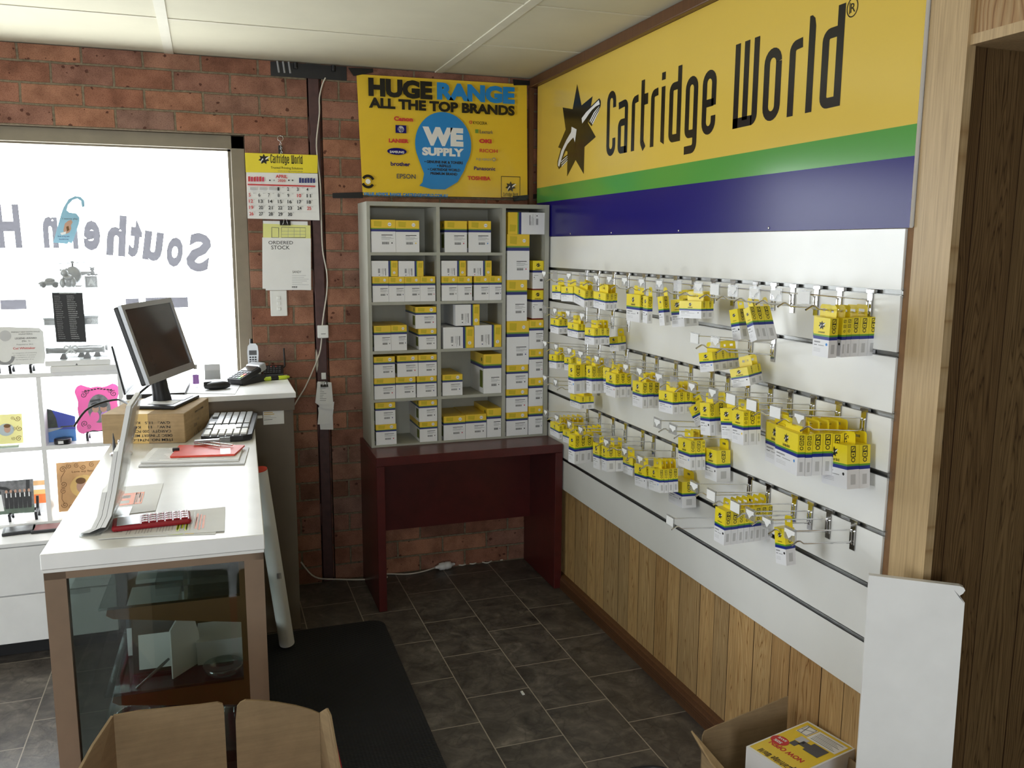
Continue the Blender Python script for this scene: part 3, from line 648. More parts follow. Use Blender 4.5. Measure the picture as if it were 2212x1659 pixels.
ORD = ['first','second','third','fourth','fifth','sixth','seventh','eighth','ninth','tenth','eleventh','twelfth','thirteenth','fourteenth','fifteenth','sixteenth']
ROWN = {'A':'top hook row','B':'four-hook group under the top row, beside the grey cabinet','C':'long middle hook row','D':'hook pair by the cabinet under the middle row','E':'lower hook row left of centre','F':'lower right hook row','b':'hook pair right of centre under the top row','d':'hook pair right of centre under the middle row','G':'lone lowest hook'}
ROWG = {'A':'top row','B':'second row left','C':'middle row','D':'fourth row left','E':'lower row left','F':'lower row right','b':'second row right','d':'fourth row right','G':'lowest hook'}
PAPER = {}
nbox = {}
for r in BOXES: nbox[r[0]] = nbox.get(r[0], 0)+1+len(r[9])
FULLW = {'A':[],'F':[2,3],'C':[11]}
def hook_meshes():
    h = {}
    q = MB(); q.box((-.0035, -.0095, -.078), (-.0018, .0095, -.004), 'chrome', bev=.0006, seg=1); q.box((-.0035, -.015, -.006), (.006, .015, .0045), 'chrome', bev=.001, seg=1)
    q.box((-.006, -.0085, -.062), (-.0035, -.0045, -.024), 'chrome'); q.box((-.006, .0045, -.062), (-.0035, .0085, -.024), 'chrome')
    h['back_plate'] = q
    q = MB(); q.tube([(-.004,0,-.062), (-.007,0,-.058), (-.008,0,-.029), (-.014,0,-.0215), (-.03,0,-.020), (-.11,0,-.0125), (-.1985,0,-.005)], .0019, 'chrome', 6); h['label_arm'] = q
    q = MB(); q.tube([(-.004,0,-.05), (-.012,0,-.0560), (-.03,0,-.0545), (-.158,0,-.0425), (-.170,0,-.0345), (-.178,0,-.0345), (-.196,0,-.0440)], .0025, 'chrome', 6); h['prong'] = q
    q = MB(); q.box((-.2005, -.024, -.029), (-.1995, .024, .003), 'holder'); q.box((-.2035, -.024, -.029), (-.2029, .024, .003), 'holder'); q.box((-.2035, -.024, .002), (-.1985, .024, .0045), 'holder'); h['label_holder'] = q
    return h
HM = hook_meshes()
def torn(seed, full):
    rr = random.Random(seed); q = MB()
    if full: y0, y1, z1 = -.0225, .0225, -.0275
    else: y0, y1 = -.017-rr.random()*.005, .016+rr.random()*.006; z1 = None
    if full: pts = [(y0, .001), (y1, .001), (y1, z1), (y0, z1)]
    else:
        n = 7; pts = [(y0, -.001), (y1, -.001)]
        dip = rr.random()
        for k in range(n+1):
            f = k/n; z = -.009-.013*math.exp(-((f-.5-.2*(dip-.5))/.2)**2)-rr.random()*.004
            pts.append((y1+(y0-y1)*f, z))
    q.quad([(-.2039, y, z) for y, z in pts], 'paper'); return q
first = None
for key, (gi, ys) in HOOKS.items():
    for i, y in enumerate(ys):
        n = nbox.get(key+str(i), 0)
        what = 'empty' if n == 0 else ('holding one box' if n == 1 else 'holding several boxes')
        lab = 'chrome peg hook, %s from left in %s, %s' % (ORD[i], ROWG[key], what)
        if key == 'G': lab = 'single empty chrome peg hook on the sixth slatwall groove, lowest of all'
        loc = (0, y, GR[gi])
        if first is None:
            t = thing('peg_hook', lab, 'hook', loc, group='chrome peg hooks on the slatwall')
            for nm in ('back_plate', 'label_arm', 'prong', 'label_holder'): HM[nm].build(nm, t, local=True)
            first = t
        else:
            t = first.copy(); COL.objects.link(t); t.location = loc; t['label'] = lab
            for c in first.children:
                c2 = c.copy(); COL.objects.link(c2); c2.parent = t
        OFF[t.name] = Vector(loc)
for t in [o for o in COL.objects if o.name.startswith('peg_hook')]:
    hd = [c for c in t.children if c.name.startswith('label_holder')][0]
    sd = int(abs(t.location.y)*1000+t.location.z*7000)
    if sd % 9: torn(sd, sd % 5 == 0).build('price_ticket', hd, local=True)

# ------------------------------------------------------------------ ink boxes
DOT = {'A4':'black','A6':'black','A7':'black','A9':'black','A11':'black','A15':'cyan','B2':'black','b0':'cyan','b1':'black','C5':'red','C8':'cyan','C2':'cyan','C10':'black','C12':'yellow','C13':'black','C14':'cyan','C15':'black','D1':'black','d0':'cyan','d1':'black','E5':'cyan','E6':'black','E7':'cyan','F1':'black','F4':'black'}
def ink_mesh(w, h, t, dot, tabw):
    """front at x = 0, thickness towards +x; bands run all round"""
    q = MB(); z = [h/2, h/2-.43*h, h/2-.475*h, h/2-.555*h, -h/2]; e = .0
    for k, m in enumerate(('byel', 'bgreen', 'bblue', 'bwhite')):
        a, b_ = z[k], z[k+1]
        ring = [(0, -w/2), (t, -w/2), (t, w/2), (0, w/2)]
        vs = [(x, y, a) for x, y in ring]+[(x, y, b_) for x, y in ring]
        q.add(vs, [(0,1,5,4),(1,2,6,5),(2,3,7,6),(3,0,4,7)], m)
    q.quad([(0,-w/2,z[0]), (0,w/2,z[0]), (t,w/2,z[0]), (t,-w/2,z[0])], 'byel'); q.quad([(0,-w/2,z[4]), (t,-w/2,z[4]), (t,w/2,z[4]), (0,w/2,z[4])], 'bwhite')
    o = -.0003; P = lambda y, zz: ((o, y, zz), (0,-1,0), (0,0,1))
    yh = z[0]-z[1]
    k = min(.56*yh/.39, .42*w/.42)
    put_star(q, P(0, z[0]-yh*.44), k, 'black', 'white', Vector((-.0003,0,0)))
    lw_ = min(.40*w, k*.62); q.flat([[((x-1.57)*lw_/1.417, (y-.12)*lw_/1.417) for x, y in pl] for pl in LETTERS], P(0, z[1]+yh*.14), 'black')
    wz = z[3]-z[4]; L = -w*.42
    def ln(f, x1, th, m): q.flat([rect(L, -th/2, L+(x1)*w*.84, th/2)], P(0, z[3]-wz*f), m)
    ln(.16, .45, wz*.075, 'grey'); ln(.34, .22, wz*.035, 'dgrey'); q.flat([rect(L+.27*w, -wz*.018, L+.62*w, wz*.018)], P(0, z[3]-wz*.34), 'grey')
    for f in (.54, .62, .70): ln(f, .5+.2*((f*100) % 2), wz*.022, 'lgrey')
    if dot: q.flat([circle(0, 0, min(.045*w+.0015, wz*.08), 14)], P(-w*.36, z[3]-wz*.25), dot)
    # the side that faces the shop: recycling marks and a grey print block
    S = lambda x, zz: ((x, -w/2-.0003, zz), (1,0,0), (0,0,1)); u = min(t*.5, yh*.26)
    for kk in range(3):
        zc = z[0]-yh*(.2+.29*kk)
        q.flat(strip([(-u/2,-u/2),(u/2,-u/2),(u/2,u/2),(-u/2,u/2),(-u/2,-u/2)] if kk < 2 else circle(0, 0, u*.42, 8)+[(u*.42, 0)], u*.16), S(t/2, zc), 'black')
        if kk == 0: q.flat(strip([(-u*.3,-u*.3),(u*.3,u*.3)], u*.16), S(t/2, zc), 'black')
        if kk == 1: q.flat([circle(0, 0, u*.18, 8)], S(t/2, zc), 'black')
    q.flat([rect(-t*.2, -wz*.28, t*.2, wz*.25)], S(t/2, (z[3]+z[4])/2), 'lgrey')
    q.flat([rect(-w*.3, -wz*.2, w*.3, wz*.2)], ((t+.0003, 0, (z[3]+z[4])/2), (0,1,0), (0,0,1)), 'lgrey')
    s = MB(); tw = w*.36; hh = .030; sl = min(.011, tw*.5); a = [(-tw,0),(tw,0),(tw,hh-.006),(tw-.006,hh),(-tw+.006,hh),(-tw,hh-.006)]
    for x in (t-.0006, t): 
        s.quad([(x,-tw,h/2),(x,tw,h/2),(x,tw,h/2+.012),(x,-tw,h/2+.012)], 'byel'); s.quad([(x,-tw+.005,h/2+hh),(x,tw-.005,h/2+hh),(x,tw,h/2+hh-.006),(x,tw,h/2+.019),(x,-tw,h/2+.019),(x,-tw,h/2+hh-.006)], 'byel')
        s.quad([(x,-tw,h/2+.012),(x,-sl,h/2+.012),(x,-sl,h/2+.019),(x,-tw,h/2+.019)], 'byel'); s.quad([(x,sl,h/2+.012),(x,tw,h/2+.012),(x,tw,h/2+.019),(x,sl,h/2+.019)], 'byel')
    return q, s
def sizeword(w, h, t):
    if t > .045: return 'chunky'
    if w/h > 1.45: return 'wide flat'
    if h > .1: return 'tall'
    return 'small'
def put_box(kind_m, lab, loc, ro, ya):
    q, s = kind_m
    t = q.build('ink_box'); t.location = loc
    t.rotation_euler = (Matrix.Rotation(ya, 4, 'Z') @ Matrix.Rotation(ro, 4, 'X')).to_euler()
    tag(t, lab, 'ink box', 'ink cartridge boxes hanging on the slatwall hooks')
    c = s.build('hang_tab', t, local=True)
    return t
cnt = {}; proto = {}
for r in BOXES:
    hk, d, y, z, w, h, t, ro, ya, rear = r
    t = max(t, .014); w = min(w, .15)
    dx = [0.0]; ts = [t]; pv = t
    for e in rear:
        e2 = t+e; ts.append(max(.011, e2-pv-.001)); dx.append(pv+.001); pv = e2
    for j in range(len(dx)):
        n = cnt.get(hk, 0); cnt[hk] = n+1
        key = hk[0]; i = int(hk[1:]); tot = nbox[hk]
        pos = 'only' if tot == 1 else ('front' if n == 0 else ('rear' if n == tot-1 else ORD[n]))
        lab = '%s %s yellow and white ink box, %s hook from left, %s' % (pos, sizeword(w, h, t), ORD[i], ROWG[key])
        tilt = (abs(ro) > .3 and ', hanging tilted') or ''
        lab += tilt
        off = Matrix.Rotation(ya, 4, 'Z') @ Vector((dx[j], 0, 0))
        jit = 0 if j == 0 else random.uniform(-.03, .03)
        pk = (hk, round(ts[j], 4))
        loc = (-d+off.x, y+off.y+SHIFT.get((hk, j), 0), z)
        if j and pk in proto:
            o0 = proto[pk]; o = o0.copy(); COL.objects.link(o); o['label'] = lab; o.location = loc
            for c in o0.children:
                c2 = c.copy(); COL.objects.link(c2); c2.parent = o
        else:
            o = put_box(ink_mesh(w, h, ts[j], DOT.get(hk) if n == 0 else ('black' if random.random() < .5 else None), .03), lab, loc, ro, ya); proto[pk] = o
        o.rotation_euler.x += jit*.6
# ------------------------------------------------------------------ mahogany desk and grey pigeon-hole cabinet
DZ = .731
b = thing('desk', 'mahogany red desk under the grey pigeon-hole cabinet', 'desk', (-.46, -.23, 0))
MB().box((-.909, -.45, DZ-.042), (-.006, -.008, DZ), 'mahog', bev=.002, seg=1).build('desk_top', b)
for x0, x1 in ((-.909, -.872), (-.043, -.006)): MB().box((x0, -.45, .002), (x1, -.012, DZ-.0425), 'mahog', bev=.0015, seg=1).build('side_panel', b)
MB().box((-.8715, -.10, .27), (-.0435, -.08, DZ-.0425), 'mahog').build('modesty_panel', b)
yf, yb = -.25, -.012; X0, X1, Z0, Z1 = -.894, -.0105, DZ+.0005, 1.867
b = thing('pigeon_hole_cabinet', 'grey laminate pigeon-hole cabinet full of toner boxes standing on the mahogany desk', 'cabinet', (-.45, -.13, DZ))
mb = MB(); mb.box((X0, yf, Z0), (X0+.015, yb, Z1), 'cab'); mb.box((X1-.02, yf, Z0), (X1, yb, Z1), 'cab'); mb.box((X0+.015, yf, Z1-.019), (X1-.02, yb, Z1), 'cab'); mb.box((X0+.015, yf, Z0), (X1-.02, yb, .741), 'cab'); mb.build('carcass', b)
MB().box((X0+.014, yb-.006, Z0+.002), (X1-.019, yb-.001, Z1-.002), 'cab').build('back_panel', b)
DV = [(-.572, -.555), (-.249, -.232)]; SHZ = [.960, 1.187, 1.4135, 1.640]
for x0, x1 in DV: MB().box((x0, yf+.0005, .741), (x1, yb-.006, Z1-.019), 'cab').build('divider', b)
for z in SHZ:
    for x0, x1 in ((X0+.015, DV[0][0]), (DV[0][1], DV[1][0])): MB().box((x0, yf+.0005, z-.0135), (x1, yb-.006, z), 'cab').build('shelf', b)
TB = [
('1a',0,'N',-.875,-.763,.146),('1a',0,'N',-.762,-.652,.144),('1b',0,'N',-.530,-.423,.145),('1b',0,'N',-.414,-.305,.146),
('2a',0,'N',-.873,-.799,.116),('2a',0,'N',-.798,-.7255,.115),('2a',0,'N',-.7245,-.651,.115),('2a',0,'N',-.650,-.578,.115),('2a',1,'L',-.876,-.755,.071),('2a',1,'L',-.751,-.634,.071),
('2b',0,'N',-.548,-.472,.115),('2b',0,'N',-.471,-.399,.114),('2b',0,'N',-.388,-.3145,.115),('2b',0,'N',-.3135,-.251,.115),('2b',1,'L',-.548,-.429,.072),('2b',1,'L',-.420,-.302,.072),
('3a',0,'N',-.871,-.792,.117),('3a',0,'N',-.791,-.717,.118),('3a',0,'N',-.660,-.575,.098),('3a',1,'N',-.674,-.575,.102),
('3b',0,'L',-.542,-.391,.101),('3b',0,'L',-.387,-.252,.107),('3b',1,'L',-.481,-.362,.100),
('4a',0,'N',-.875,-.776,.099),('4a',0,'N',-.773,-.678,.100),('4a',0,'N',-.672,-.577,.100),('4a',1,'N',-.874,-.776,.100),('4a',1,'N',-.764,-.666,.101),('4a',1,'N',-.664,-.575,.101),
('4b',0,'N',-.547,-.448,.101),('4b',0,'N',-.342,-.251,.192),
('5a',0,'N',-.871,-.774,.098),('5a',0,'N',-.660,-.575,.098),('5a',1,'N',-.872,-.778,.104),('5a',1,'N',-.663,-.575,.104),
('5b',0,'N',-.543,-.435,.117),('5b',0,'N',-.433,-.328,.119),('5b',0,'N',-.324,-.251,.143),
('cl',0,'N',-.224,-.113,.117),('cl',1,'N',-.226,-.113,.116),('cl',2,'N',-.224,-.113,.119),('cl',3,'N',-.223,-.109,.215),('cl',4,'N',-.224,-.120,.198),('cl',5,'N',-.223,-.110,.217),('cl',6,'R',-.219,-.032,.103),
('cr',0,'N',-.108,-.0325,.142),('cr',1,'N',-.107,-.0325,.142),('cr',2,'N',-.106,-.0325,.143),('cr',3,'N',-.1075,-.0325,.143),('cr',4,'S',-.089,-.0325,.144),('cr',5,'S',-.088,-.0325,.142)]
SHF = {'1':1.640, '2':1.4135, '3':1.187, '4':.960, '5':.741, 'c':.741}
RW = {'1':'top','2':'second','3':'third','4':'fourth','5':'bottom'}
DOTS = {0:'black',1:'yellow',2:'magenta',3:'tblue'}
DEEP = {'4b':(.23,.23), '5b':(.22,.22,.235)}
def toner(w, h, dp, o, dot, k):
    """front at y = 0 facing -y, depth to +y; o: N upright, L/R lying with the yellow end right/left, S star print"""
    q = MB(); ln_, wd = (h, w) if o in 'NS' else (w, h)     # length runs along the bands
    def A(x, y):                                          # x across, y along the bands from the white end
        if o in 'NS': return (x-wd/2, y-ln_/2)
        if o == 'L': return (y-ln_/2, wd/2-x)
        return (ln_/2-y, x-wd/2)
    st = [(0, 1-.36, 'bwhite'), (1-.36, 1-.36+.07, 'tblue'), (1-.29, 1-.255, 'tgreen'), (1-.255, 1, 'tyel')]
    if o == 'S': st = [(0, .05, 'brownr'), (.05, .60, 'bwhite'), (.60, .68, 'tblue'), (.68, 1, 'byel')]
    for a, b_, m in st:
        c = [A(0, a*ln_), A(wd, a*ln_), A(wd, b_*ln_), A(0, b_*ln_)]
        vs = [(x, 0, z) for x, z in c]+[(x, dp, z) for x, z in c]
        q.add(vs, [(0,1,2,3),(0,3,7,4),(1,5,6,2)], m)
        if a == 0: q.quad([vs[0], vs[4], vs[5], vs[1]], m)
        if b_ == 1: q.quad([vs[3], vs[2], vs[6], vs[7]], m)
    c = [A(0,0), A(wd,0), A(wd,ln_), A(0,ln_)]; q.quad([(x, dp, z) for x, z in c][::-1], 'bwhite')
    def fl(pl, m, d=-.0004): q.add([(A(x, y)[0], d, A(x, y)[1]) for x, y in pl], [list(range(len(pl)))], m)
    if o == 'S':
        put_star(q, ((A(wd/2, .86*ln_)[0], -.0004, A(wd/2, .86*ln_)[1]), (1,0,0), (0,0,1)), .058, 'black', 'byel', Vector((0,-.0003,0)))
        lw_ = wd*.55; q.flat([[((x-1.57)*lw_/1.417, (y-.12)*lw_/1.417) for x, y in pl] for pl in LETTERS], ((0, -.0004, A(0, .715*ln_)[1]), (1,0,0), (0,0,1)), 'black')
        fl(rect(.1*wd, .5*ln_, .5*wd, .515*ln_), 'grey'); fl(circle(.13*wd, .44*ln_, .0025, 10), 'black'); fl(rect(.1*wd, .38*ln_, .25*wd, .39*ln_), 'grey'); fl(rect(.65*wd, .3*ln_, .92*wd, .38*ln_), 'dgrey')
        return q
    # small print
    fl([(.12*wd,.80*ln_),(.42*wd,.78*ln_),(.44*wd,.95*ln_),(.12*wd,.96*ln_)], 'byel2')
    if k % 7 != 2:
        r_ = min(wd*.085, .0085); fl(circle(.76*wd, .86*ln_, r_, 16), 'bwhite'); fl(rect(.76*wd-r_*.7, .86*ln_-r_*.12, .76*wd+r_*.7, .86*ln_+r_*.12), 'grey', -.0006)
    big = wd > .085
    x0 = .42*wd if big else .48*wd
    y0 = .52*ln_ if ln_ < .17 else .40*ln_
    th = .016*min(ln_, .15); sp = .032*min(ln_, .15)
    fl(rect(x0, y0, x0+.46*wd, y0+th*1.3), 'black')
    for j in range(4): fl(rect(x0, y0-(j+1)*sp, x0+(.18, .40, .5, .34)[j]*wd, y0-(j+1)*sp+th*.6), 'grey')
    fl(rect(x0, y0-5.6*sp, x0+.5*wd, y0-5.6*sp+th*.2), 'grey')
    bx = x0+.02*wd
    for j in range(9):
        bw = (.018, .03, .012, .026, .014, .03, .016, .022, .018)[j]*wd; fl(rect(bx, y0-8.6*sp, bx+bw, y0-6.3*sp), 'dgrey'); bx += bw+.012*wd
    fl(circle(x0+.43*wd, y0-7.3*sp, max(.0022, .028*wd), 12), dot)
    # dark green print on the long side and a recycling mark on the yellow
    s = -1
    if o == 'N':
        q.quad([(-w/2-.0003, dp*.06, -h*.36), (-w/2-.0003, dp*.28, -h*.36), (-w/2-.0003, dp*.28, h*.08), (-w/2-.0003, dp*.06, h*.08)], 'khaki')
        q.add([(-w/2-.0003, dp*.14+.010*math.cos(i*PI/5), h*.36+.010*math.sin(i*PI/5)) for i in range(10)], [list(range(10))], 'khaki')
    return q
tops = {}; kk = 0; cells = {}
for c_, lv, o, x0, x1, h in TB: cells.setdefault((c_, lv), []).append(1)
done = {}
for c_, lv, o, x0, x1, h in TB:
    base = SHF[c_[0]] if lv == 0 else max(t for (cc, l2, a, b_), t in tops.items() if cc == c_ and l2 == lv-1 and a < x1 and b_ > x0)
    base += .0006; tops[(c_, lv, x0, x1)] = base+h
    n = done.get((c_, lv), 0); done[(c_, lv)] = n+1; tot = len(cells[(c_, lv)])
    stacked = (c_, lv+1) in cells or lv
    if c_[0] == 'c':
        side = 'left' if c_[1] == 'l' else 'right'
        lab = '%s toner box, %s from the bottom, %s stack in the narrow right bay' % ({'N':'upright','R':'sideways','S':'star printed'}[o], ORD[lv], side)
    else:
        col = 'left column' if c_[1] == 'a' else 'middle column'
        where = {1:'only', 2:('left','right')[n] if tot == 2 else '', 3:('left','middle','right')[min(n,2)], 4:('far left','second','third','far right')[min(n,3)]}[tot]
        lay = (' upper layer,' if lv else ' lower layer,') if stacked else ''
        lab = '%s toner box,%s %s box, %s row cell of the %s' % ('sideways' if o == 'L' else 'upright', lay, where, RW[c_[0]], col)
    dp = .222; fr = 0.0
    if c_ in ('4b', '5b'): fr = .001
    if o == 'S': dp = .20; fr = .008
    k = kk; kk += 1
    dot = {'1a':('black','yellow'),'1b':('magenta','cyan')}.get(c_, (('black','tblue','black','magenta')[k % 4],)*2)[n % 2]
    q = toner(x1-x0, h, dp, o, dot, k)
    t = q.build('toner_box'); t.location = ((x0+x1)/2, yf+.004+fr+(k*37 % 5)*.0006, base+h/2)
    tag(t, lab, 'toner box', 'toner boxes in the pigeon-hole cabinet')

# ------------------------------------------------------------------ poster with tape
YP = -.012
b = thing('poster', 'glossy yellow brand poster taped to the brick wall above the grey cabinet', 'poster', (-.46, -.006, 1.91))
mb = MB(); c4 = [at(770,160,1,YP), at(1138,183,1,YP), at(1139,428,1,YP), at(783,421,1,YP)]
nx, nz = 28, 10; vs = []; fs = []
def pp(u, v):
    a = c4[0].lerp(c4[1], u); d = c4[3].lerp(c4[2], u); p = a.lerp(d, v)
    e = -.004*math.sin(PI*v)*math.sin(PI*u)-.0035*(math.sin(19*u+1.5)*.5+.5)*(v**1.5)-.003*math.exp(-(u/.09)**2)*math.sin(7*v)**2
    return Vector((p.x, YP+e, p.z))
for j in range(nz+1):
    for i in range(nx+1): vs.append(tuple(pp(i/nx, j/nz)))
for j in range(nz):
    for i in range(nx): k = j*(nx+1)+i; fs.append((k, k+1, k+nx+2, k+nx+1))
mb.add(vs, fs, 'poster', None, True)
YL = YP-.0125
def pt(mb, s, u0, u1, vb, vt, m, bold=0, y=YL):
    """text between the pixel columns u0-u1, base line vb and cap line vt (given at its left end)"""
    a = at(u0, vb, 1, y); a2 = at(u0, vt, 1, y); e = at(u1, vb, 1, y)
    vs, fs, x0, x1 = glyphs(s, bold); w = e.x-a.x; hh = a2.z-a.z
    mb.add([(a.x+(x-x0)/(x1-x0)*w, y, a.z+yy*hh) for x, yy in vs], fs, m)
art = MB()
pt(art,'HUGE',796,934,204,168,'ink',.06); pt(art,'RANGE',944,1112,212,178,'pblue',.06); pt(art,'ALL THE TOP BRANDS',797,1112,231,210,'ink',.05)
cx, cz = at(958,312,1,YL).x, at(958,312,1,YL).z; R = at(1018,312,1,YL).x-cx
q0 = at(906,401,1,YL)
bl = [(cx+R*math.cos(math.radians(a)), cz+R*1.08*math.sin(math.radians(a))) for a in range(-35, 206, 8)]
bl += [(cx-R*.80, cz-R*.75), (cx-R*.70, cz-R*1.0), (cx-R*.76, cz-R*1.3), (q0.x, q0.z), (cx-R*.45, cz-R*1.52), (cx+R*.05, cz-R*1.52), (cx+R*.5, cz-R*1.25), (cx+R*.74, cz-R*.85)]
art.add([(x, YL, z) for x, z in bl], [list(range(len(bl)))], 'pblue')
Y2 = YL-.0006
pt(art,'WE',913,1001,310,274,'white',.07,Y2); pt(art,'SUPPLY',912,1002,334,318,'white',.06,Y2)
for s, u0, u1, v in (('• GENUINE INK & TONERS',917,1000,351.5),('• REFILLS',944,974,360.5),('• CARTRIDGE WORLD',924,994,368),('PREMIUM BRAND',930,988,377)): pt(art,s,u0,u1,v,v-5.5,'ink',.04,Y2)
for s, u0, u1, vb, vt, m, bo in (('Canon',851,892,260,251,'red',.05),('LANIER',840,883,307,299,'red',.05),('brother',844,886,357.5,349,'sblue',.03),('EPSON',857,898,385,375,'dgrey',.02),('KYOCERA',1022,1052,268,261.5,'ink',.01),('Lexmark',1037,1065,288,280,'dgrey',.01),('OKI',1035,1062,308,300,'red',.06),('RICOH',1036,1075,328.5,321,'red',.02),('FUJI XEROX',1029,1062,346,341,'grey',.01),('Panasonic',1024,1070,367,359,'sblue',.02),('TOSHIBA',1010,1060,388,380,'red',.04)):
    pt(art,s,u0,u1,vb,vt,m,bo)
def disc(u, v, r, m, y=YL, ry=None):
    p = at(u, v, 1, y); art.add([(p.x+r*math.cos(2*PI*k/20), y, p.z+(ry or r)*math.sin(2*PI*k/20)) for k in range(20)], [list(range(20))], m)
p = at(866,279,1,YL); art.box((p.x-.026, YL, p.z-.018), (p.x+.026, YL-.0003, p.z+.018), 'sblue'); disc(866,279,.015,'lgrey',Y2); pt(art,'hp',861,871.5,283,274,'sblue',.02,Y2-.0004)
disc(857.5,327,.047,'sblue',YL,.016); pt(art,'SAMSUNG',842,873,330,325,'white',.03,Y2)
p = at(1030,283.5,1,YL); art.box((p.x-.008, YL, p.z-.009), (p.x+.008, YL-.0003, p.z+.009), 'tgreen')
for k in range(6): 
    pq = at(1016.5,264,1,YL); art.add([(pq.x+.006*math.cos(k*PI/3)+.003*math.cos(j*PI/3), YL, pq.z+.006*math.sin(k*PI/3)+.003*math.sin(j*PI/3)) for j in range(6)], [list(range(6))], 'red')
disc(1067,344.5,.009,'grey'); disc(1067,344.5,.005,'poster',Y2)
pt(art,'VALUE. ADVICE. RANGE. CARTRIDGEWORLD.COM.AU',785,967,421.5,415,'pblue',.05)
p = at(795,392,1,YL)
for a0 in (20, 200):
    for pl in strip([(p.x+.026*math.cos(math.radians(a0+t)), p.z+.026*math.sin(math.radians(a0+t))) for t in range(0, 131, 13)], .012): art.add([(x, YL, z) for x, z in pl], [[0,1,2,3]], 'ink')
disc(795,392,.012,'white')
P0, P1 = at(1083,381,1,YL), at(1123,427,1,YL)
for pl in strip([(P0.x,P0.z),(P1.x,P0.z),(P1.x,P1.z),(P0.x,P1.z),(P0.x,P0.z)], .003): art.add([(x, YL, z) for x, z in pl], [[0,1,2,3]], 'ink')
c = at(1103,403,1,YL); put_star(art, ((c.x,YL,c.z),(1,0,0),(0,0,1)), .13, 'ink', 'white', Vector((0,-.0004,0)))
c = at(1103,421,1,YL); k = .078/1.417; art.flat([[((x-1.57)*k,(y-.1)*k*1.3) for x, y in pl] for pl in LETTERS], ((c.x,YL,c.z),(1,0,0),(0,0,1)), 'ink')
for v_, f_, mi_, sm_ in ((art.v, art.f, art.mi, art.sm),):
    o_ = len(mb.v); mb.v += v_
    for f, mm in zip(f_, mi_):
        m = art.mats[mm]
        if m not in mb.mats: mb.mats.append(m)
        mb.f.append([i+o_ for i in f]); mb.mi.append(mb.mats.index(m)); mb.sm.append(False)
mb.build('printed_sheet', b)
for quad in ([(752,146),(806,148),(806,156),(764,164)], [(718,417),(784,415),(784,428),(719,428)], [(1108,171),(1160,176),(1160,184),(1110,184)], [(1108,424),(1160,419),(1161,428),(1110,435)]):
    q = MB(); q.prism([tuple(at(u, v, 1, YP-.006)) for u, v in quad], (0,.004,0), 'tape'); q.build('tape_strip', b)

# ------------------------------------------------------------------ calendar, key ring, clipboard
YC = -.014
b = thing('wall_calendar', 'april wall calendar with a yellow printed header hanging beside the window', 'calendar', (-1.235, -.008, 1.79))
q = MB(); c = [at(532,372,1,YC), at(686,375,1,YC), at(690.5,476,1,YC-.006), at(535,472,1,YC-.003)]
q.prism([tuple(p) for p in c], (0,.003,0), 'paper'); Yc = YC-.0065
def cq(pts, m, y): q.add([tuple(at(u, v, 1, y)) for u, v in pts], [list(range(len(pts)))], m)
pt(q,'APRIL',595.5,621,384,377,'red',.03,Yc); pt(q,'2020',600,616.5,392.5,387,'red',.02,Yc)
cq([(535,397),(681,401),(681,404),(535,400)],'red',Yc)
for i in range(6):
    cq([(536+6*i,392),(540.5+6*i,392),(540.5+6*i,381+(i%2)),(536+6*i,381+(i%3))],'magenta' if i%2 else 'red',Yc); cq([(646+6*i,395),(650.5+6*i,395),(650.5+6*i,384+(i%2)),(646+6*i,384+(i%3))],'tblue',Yc)
for u, m in ((583,'black'),(592,'grey'),(624,'black'),(632,'black')):
    p = at(u,389.5,1,Yc); q.add([(p.x+.0035*math.cos(k*PI/5),Yc,p.z+.0035*math.sin(k*PI/5)) for k in range(10)],[list(range(10))],m)
day = 1
for wk in range(5):
    for d in range(7):
        if wk == 0 and d < 3:
            cq([(540+20.6*d,410),(555+20.6*d,410.4),(555+20.6*d,404.5),(540+20.6*d,404)],'lgrey',Yc); continue
        if day > 30: continue
        u = 537+20.85*d+wk*.4; v = 410.5+13.6*wk+.35*d; s = str(day)
        pt(q,s,u,u+(4 if day < 10 else 9),v,v-7.5,'red' if d == 0 or day in (10,25) else 'black',.02,Yc)
        cq([(u+9.5,v-6),(u+13,v-6),(u+13,v-7.5),(u+9.5,v-7.5)],'lgrey',Yc); day += 1
for k in range(1,5): cq([(536,412+13.6*k-11.6),(684,415+13.6*k-11.6),(684,415.3+13.6*k-11.6),(536,412.3+13.6*k-11.6)],'lgrey',Yc)
q.build('month_sheet', b)
q = MB(); Yh = YC-.002
q.prism([tuple(at(u,v,1,Yh)) for u, v in ((529,330),(686,335),(686,374),(531,372))], (0,.002,0), 'calyel')
Yh -= .0012
c = at(570,343.5,1,Yh); put_star(q, ((c.x,Yh,c.z),(1,0,0),(0,0,1)), .115, 'ink', 'white', Vector((0,-.0004,0)))
c0, c1 = at(584.5,352,1,Yh), at(653.5,353,1,Yh); k = (c1.x-c0.x)/1.417; q.flat([[((x-.864)*k,y*k*1.5) for x, y in pl] for pl in LETTERS], ((c0.x,Yh,c0.z),(1,0,0),(0,0,1)), 'ink')
pt(q,'Trusted Printing Solutions',585,654,364,359,'ink',0,Yh); pt(q,'1300 000 000   www.cartridgeworld.com.au'[15:],600,654,370,367.5,'dgrey',0,Yh)
q.build('header_card', b)
b = thing('key_ring', 'steel key ring with chain and black strap hanging above the calendar', 'key ring', tuple(at(605,300,1,-.006)))
p = at(605.5,299,1,-.014); q = MB(); q.tube([(p.x+.0125*math.cos(k*PI/9), -.014+.003*math.sin(k*PI/9), p.z+.0125*math.sin(k*PI/9)) for k in range(19)], .0014, 'chrome', 6, cap=False); q.build('split_ring', b)
q = MB()
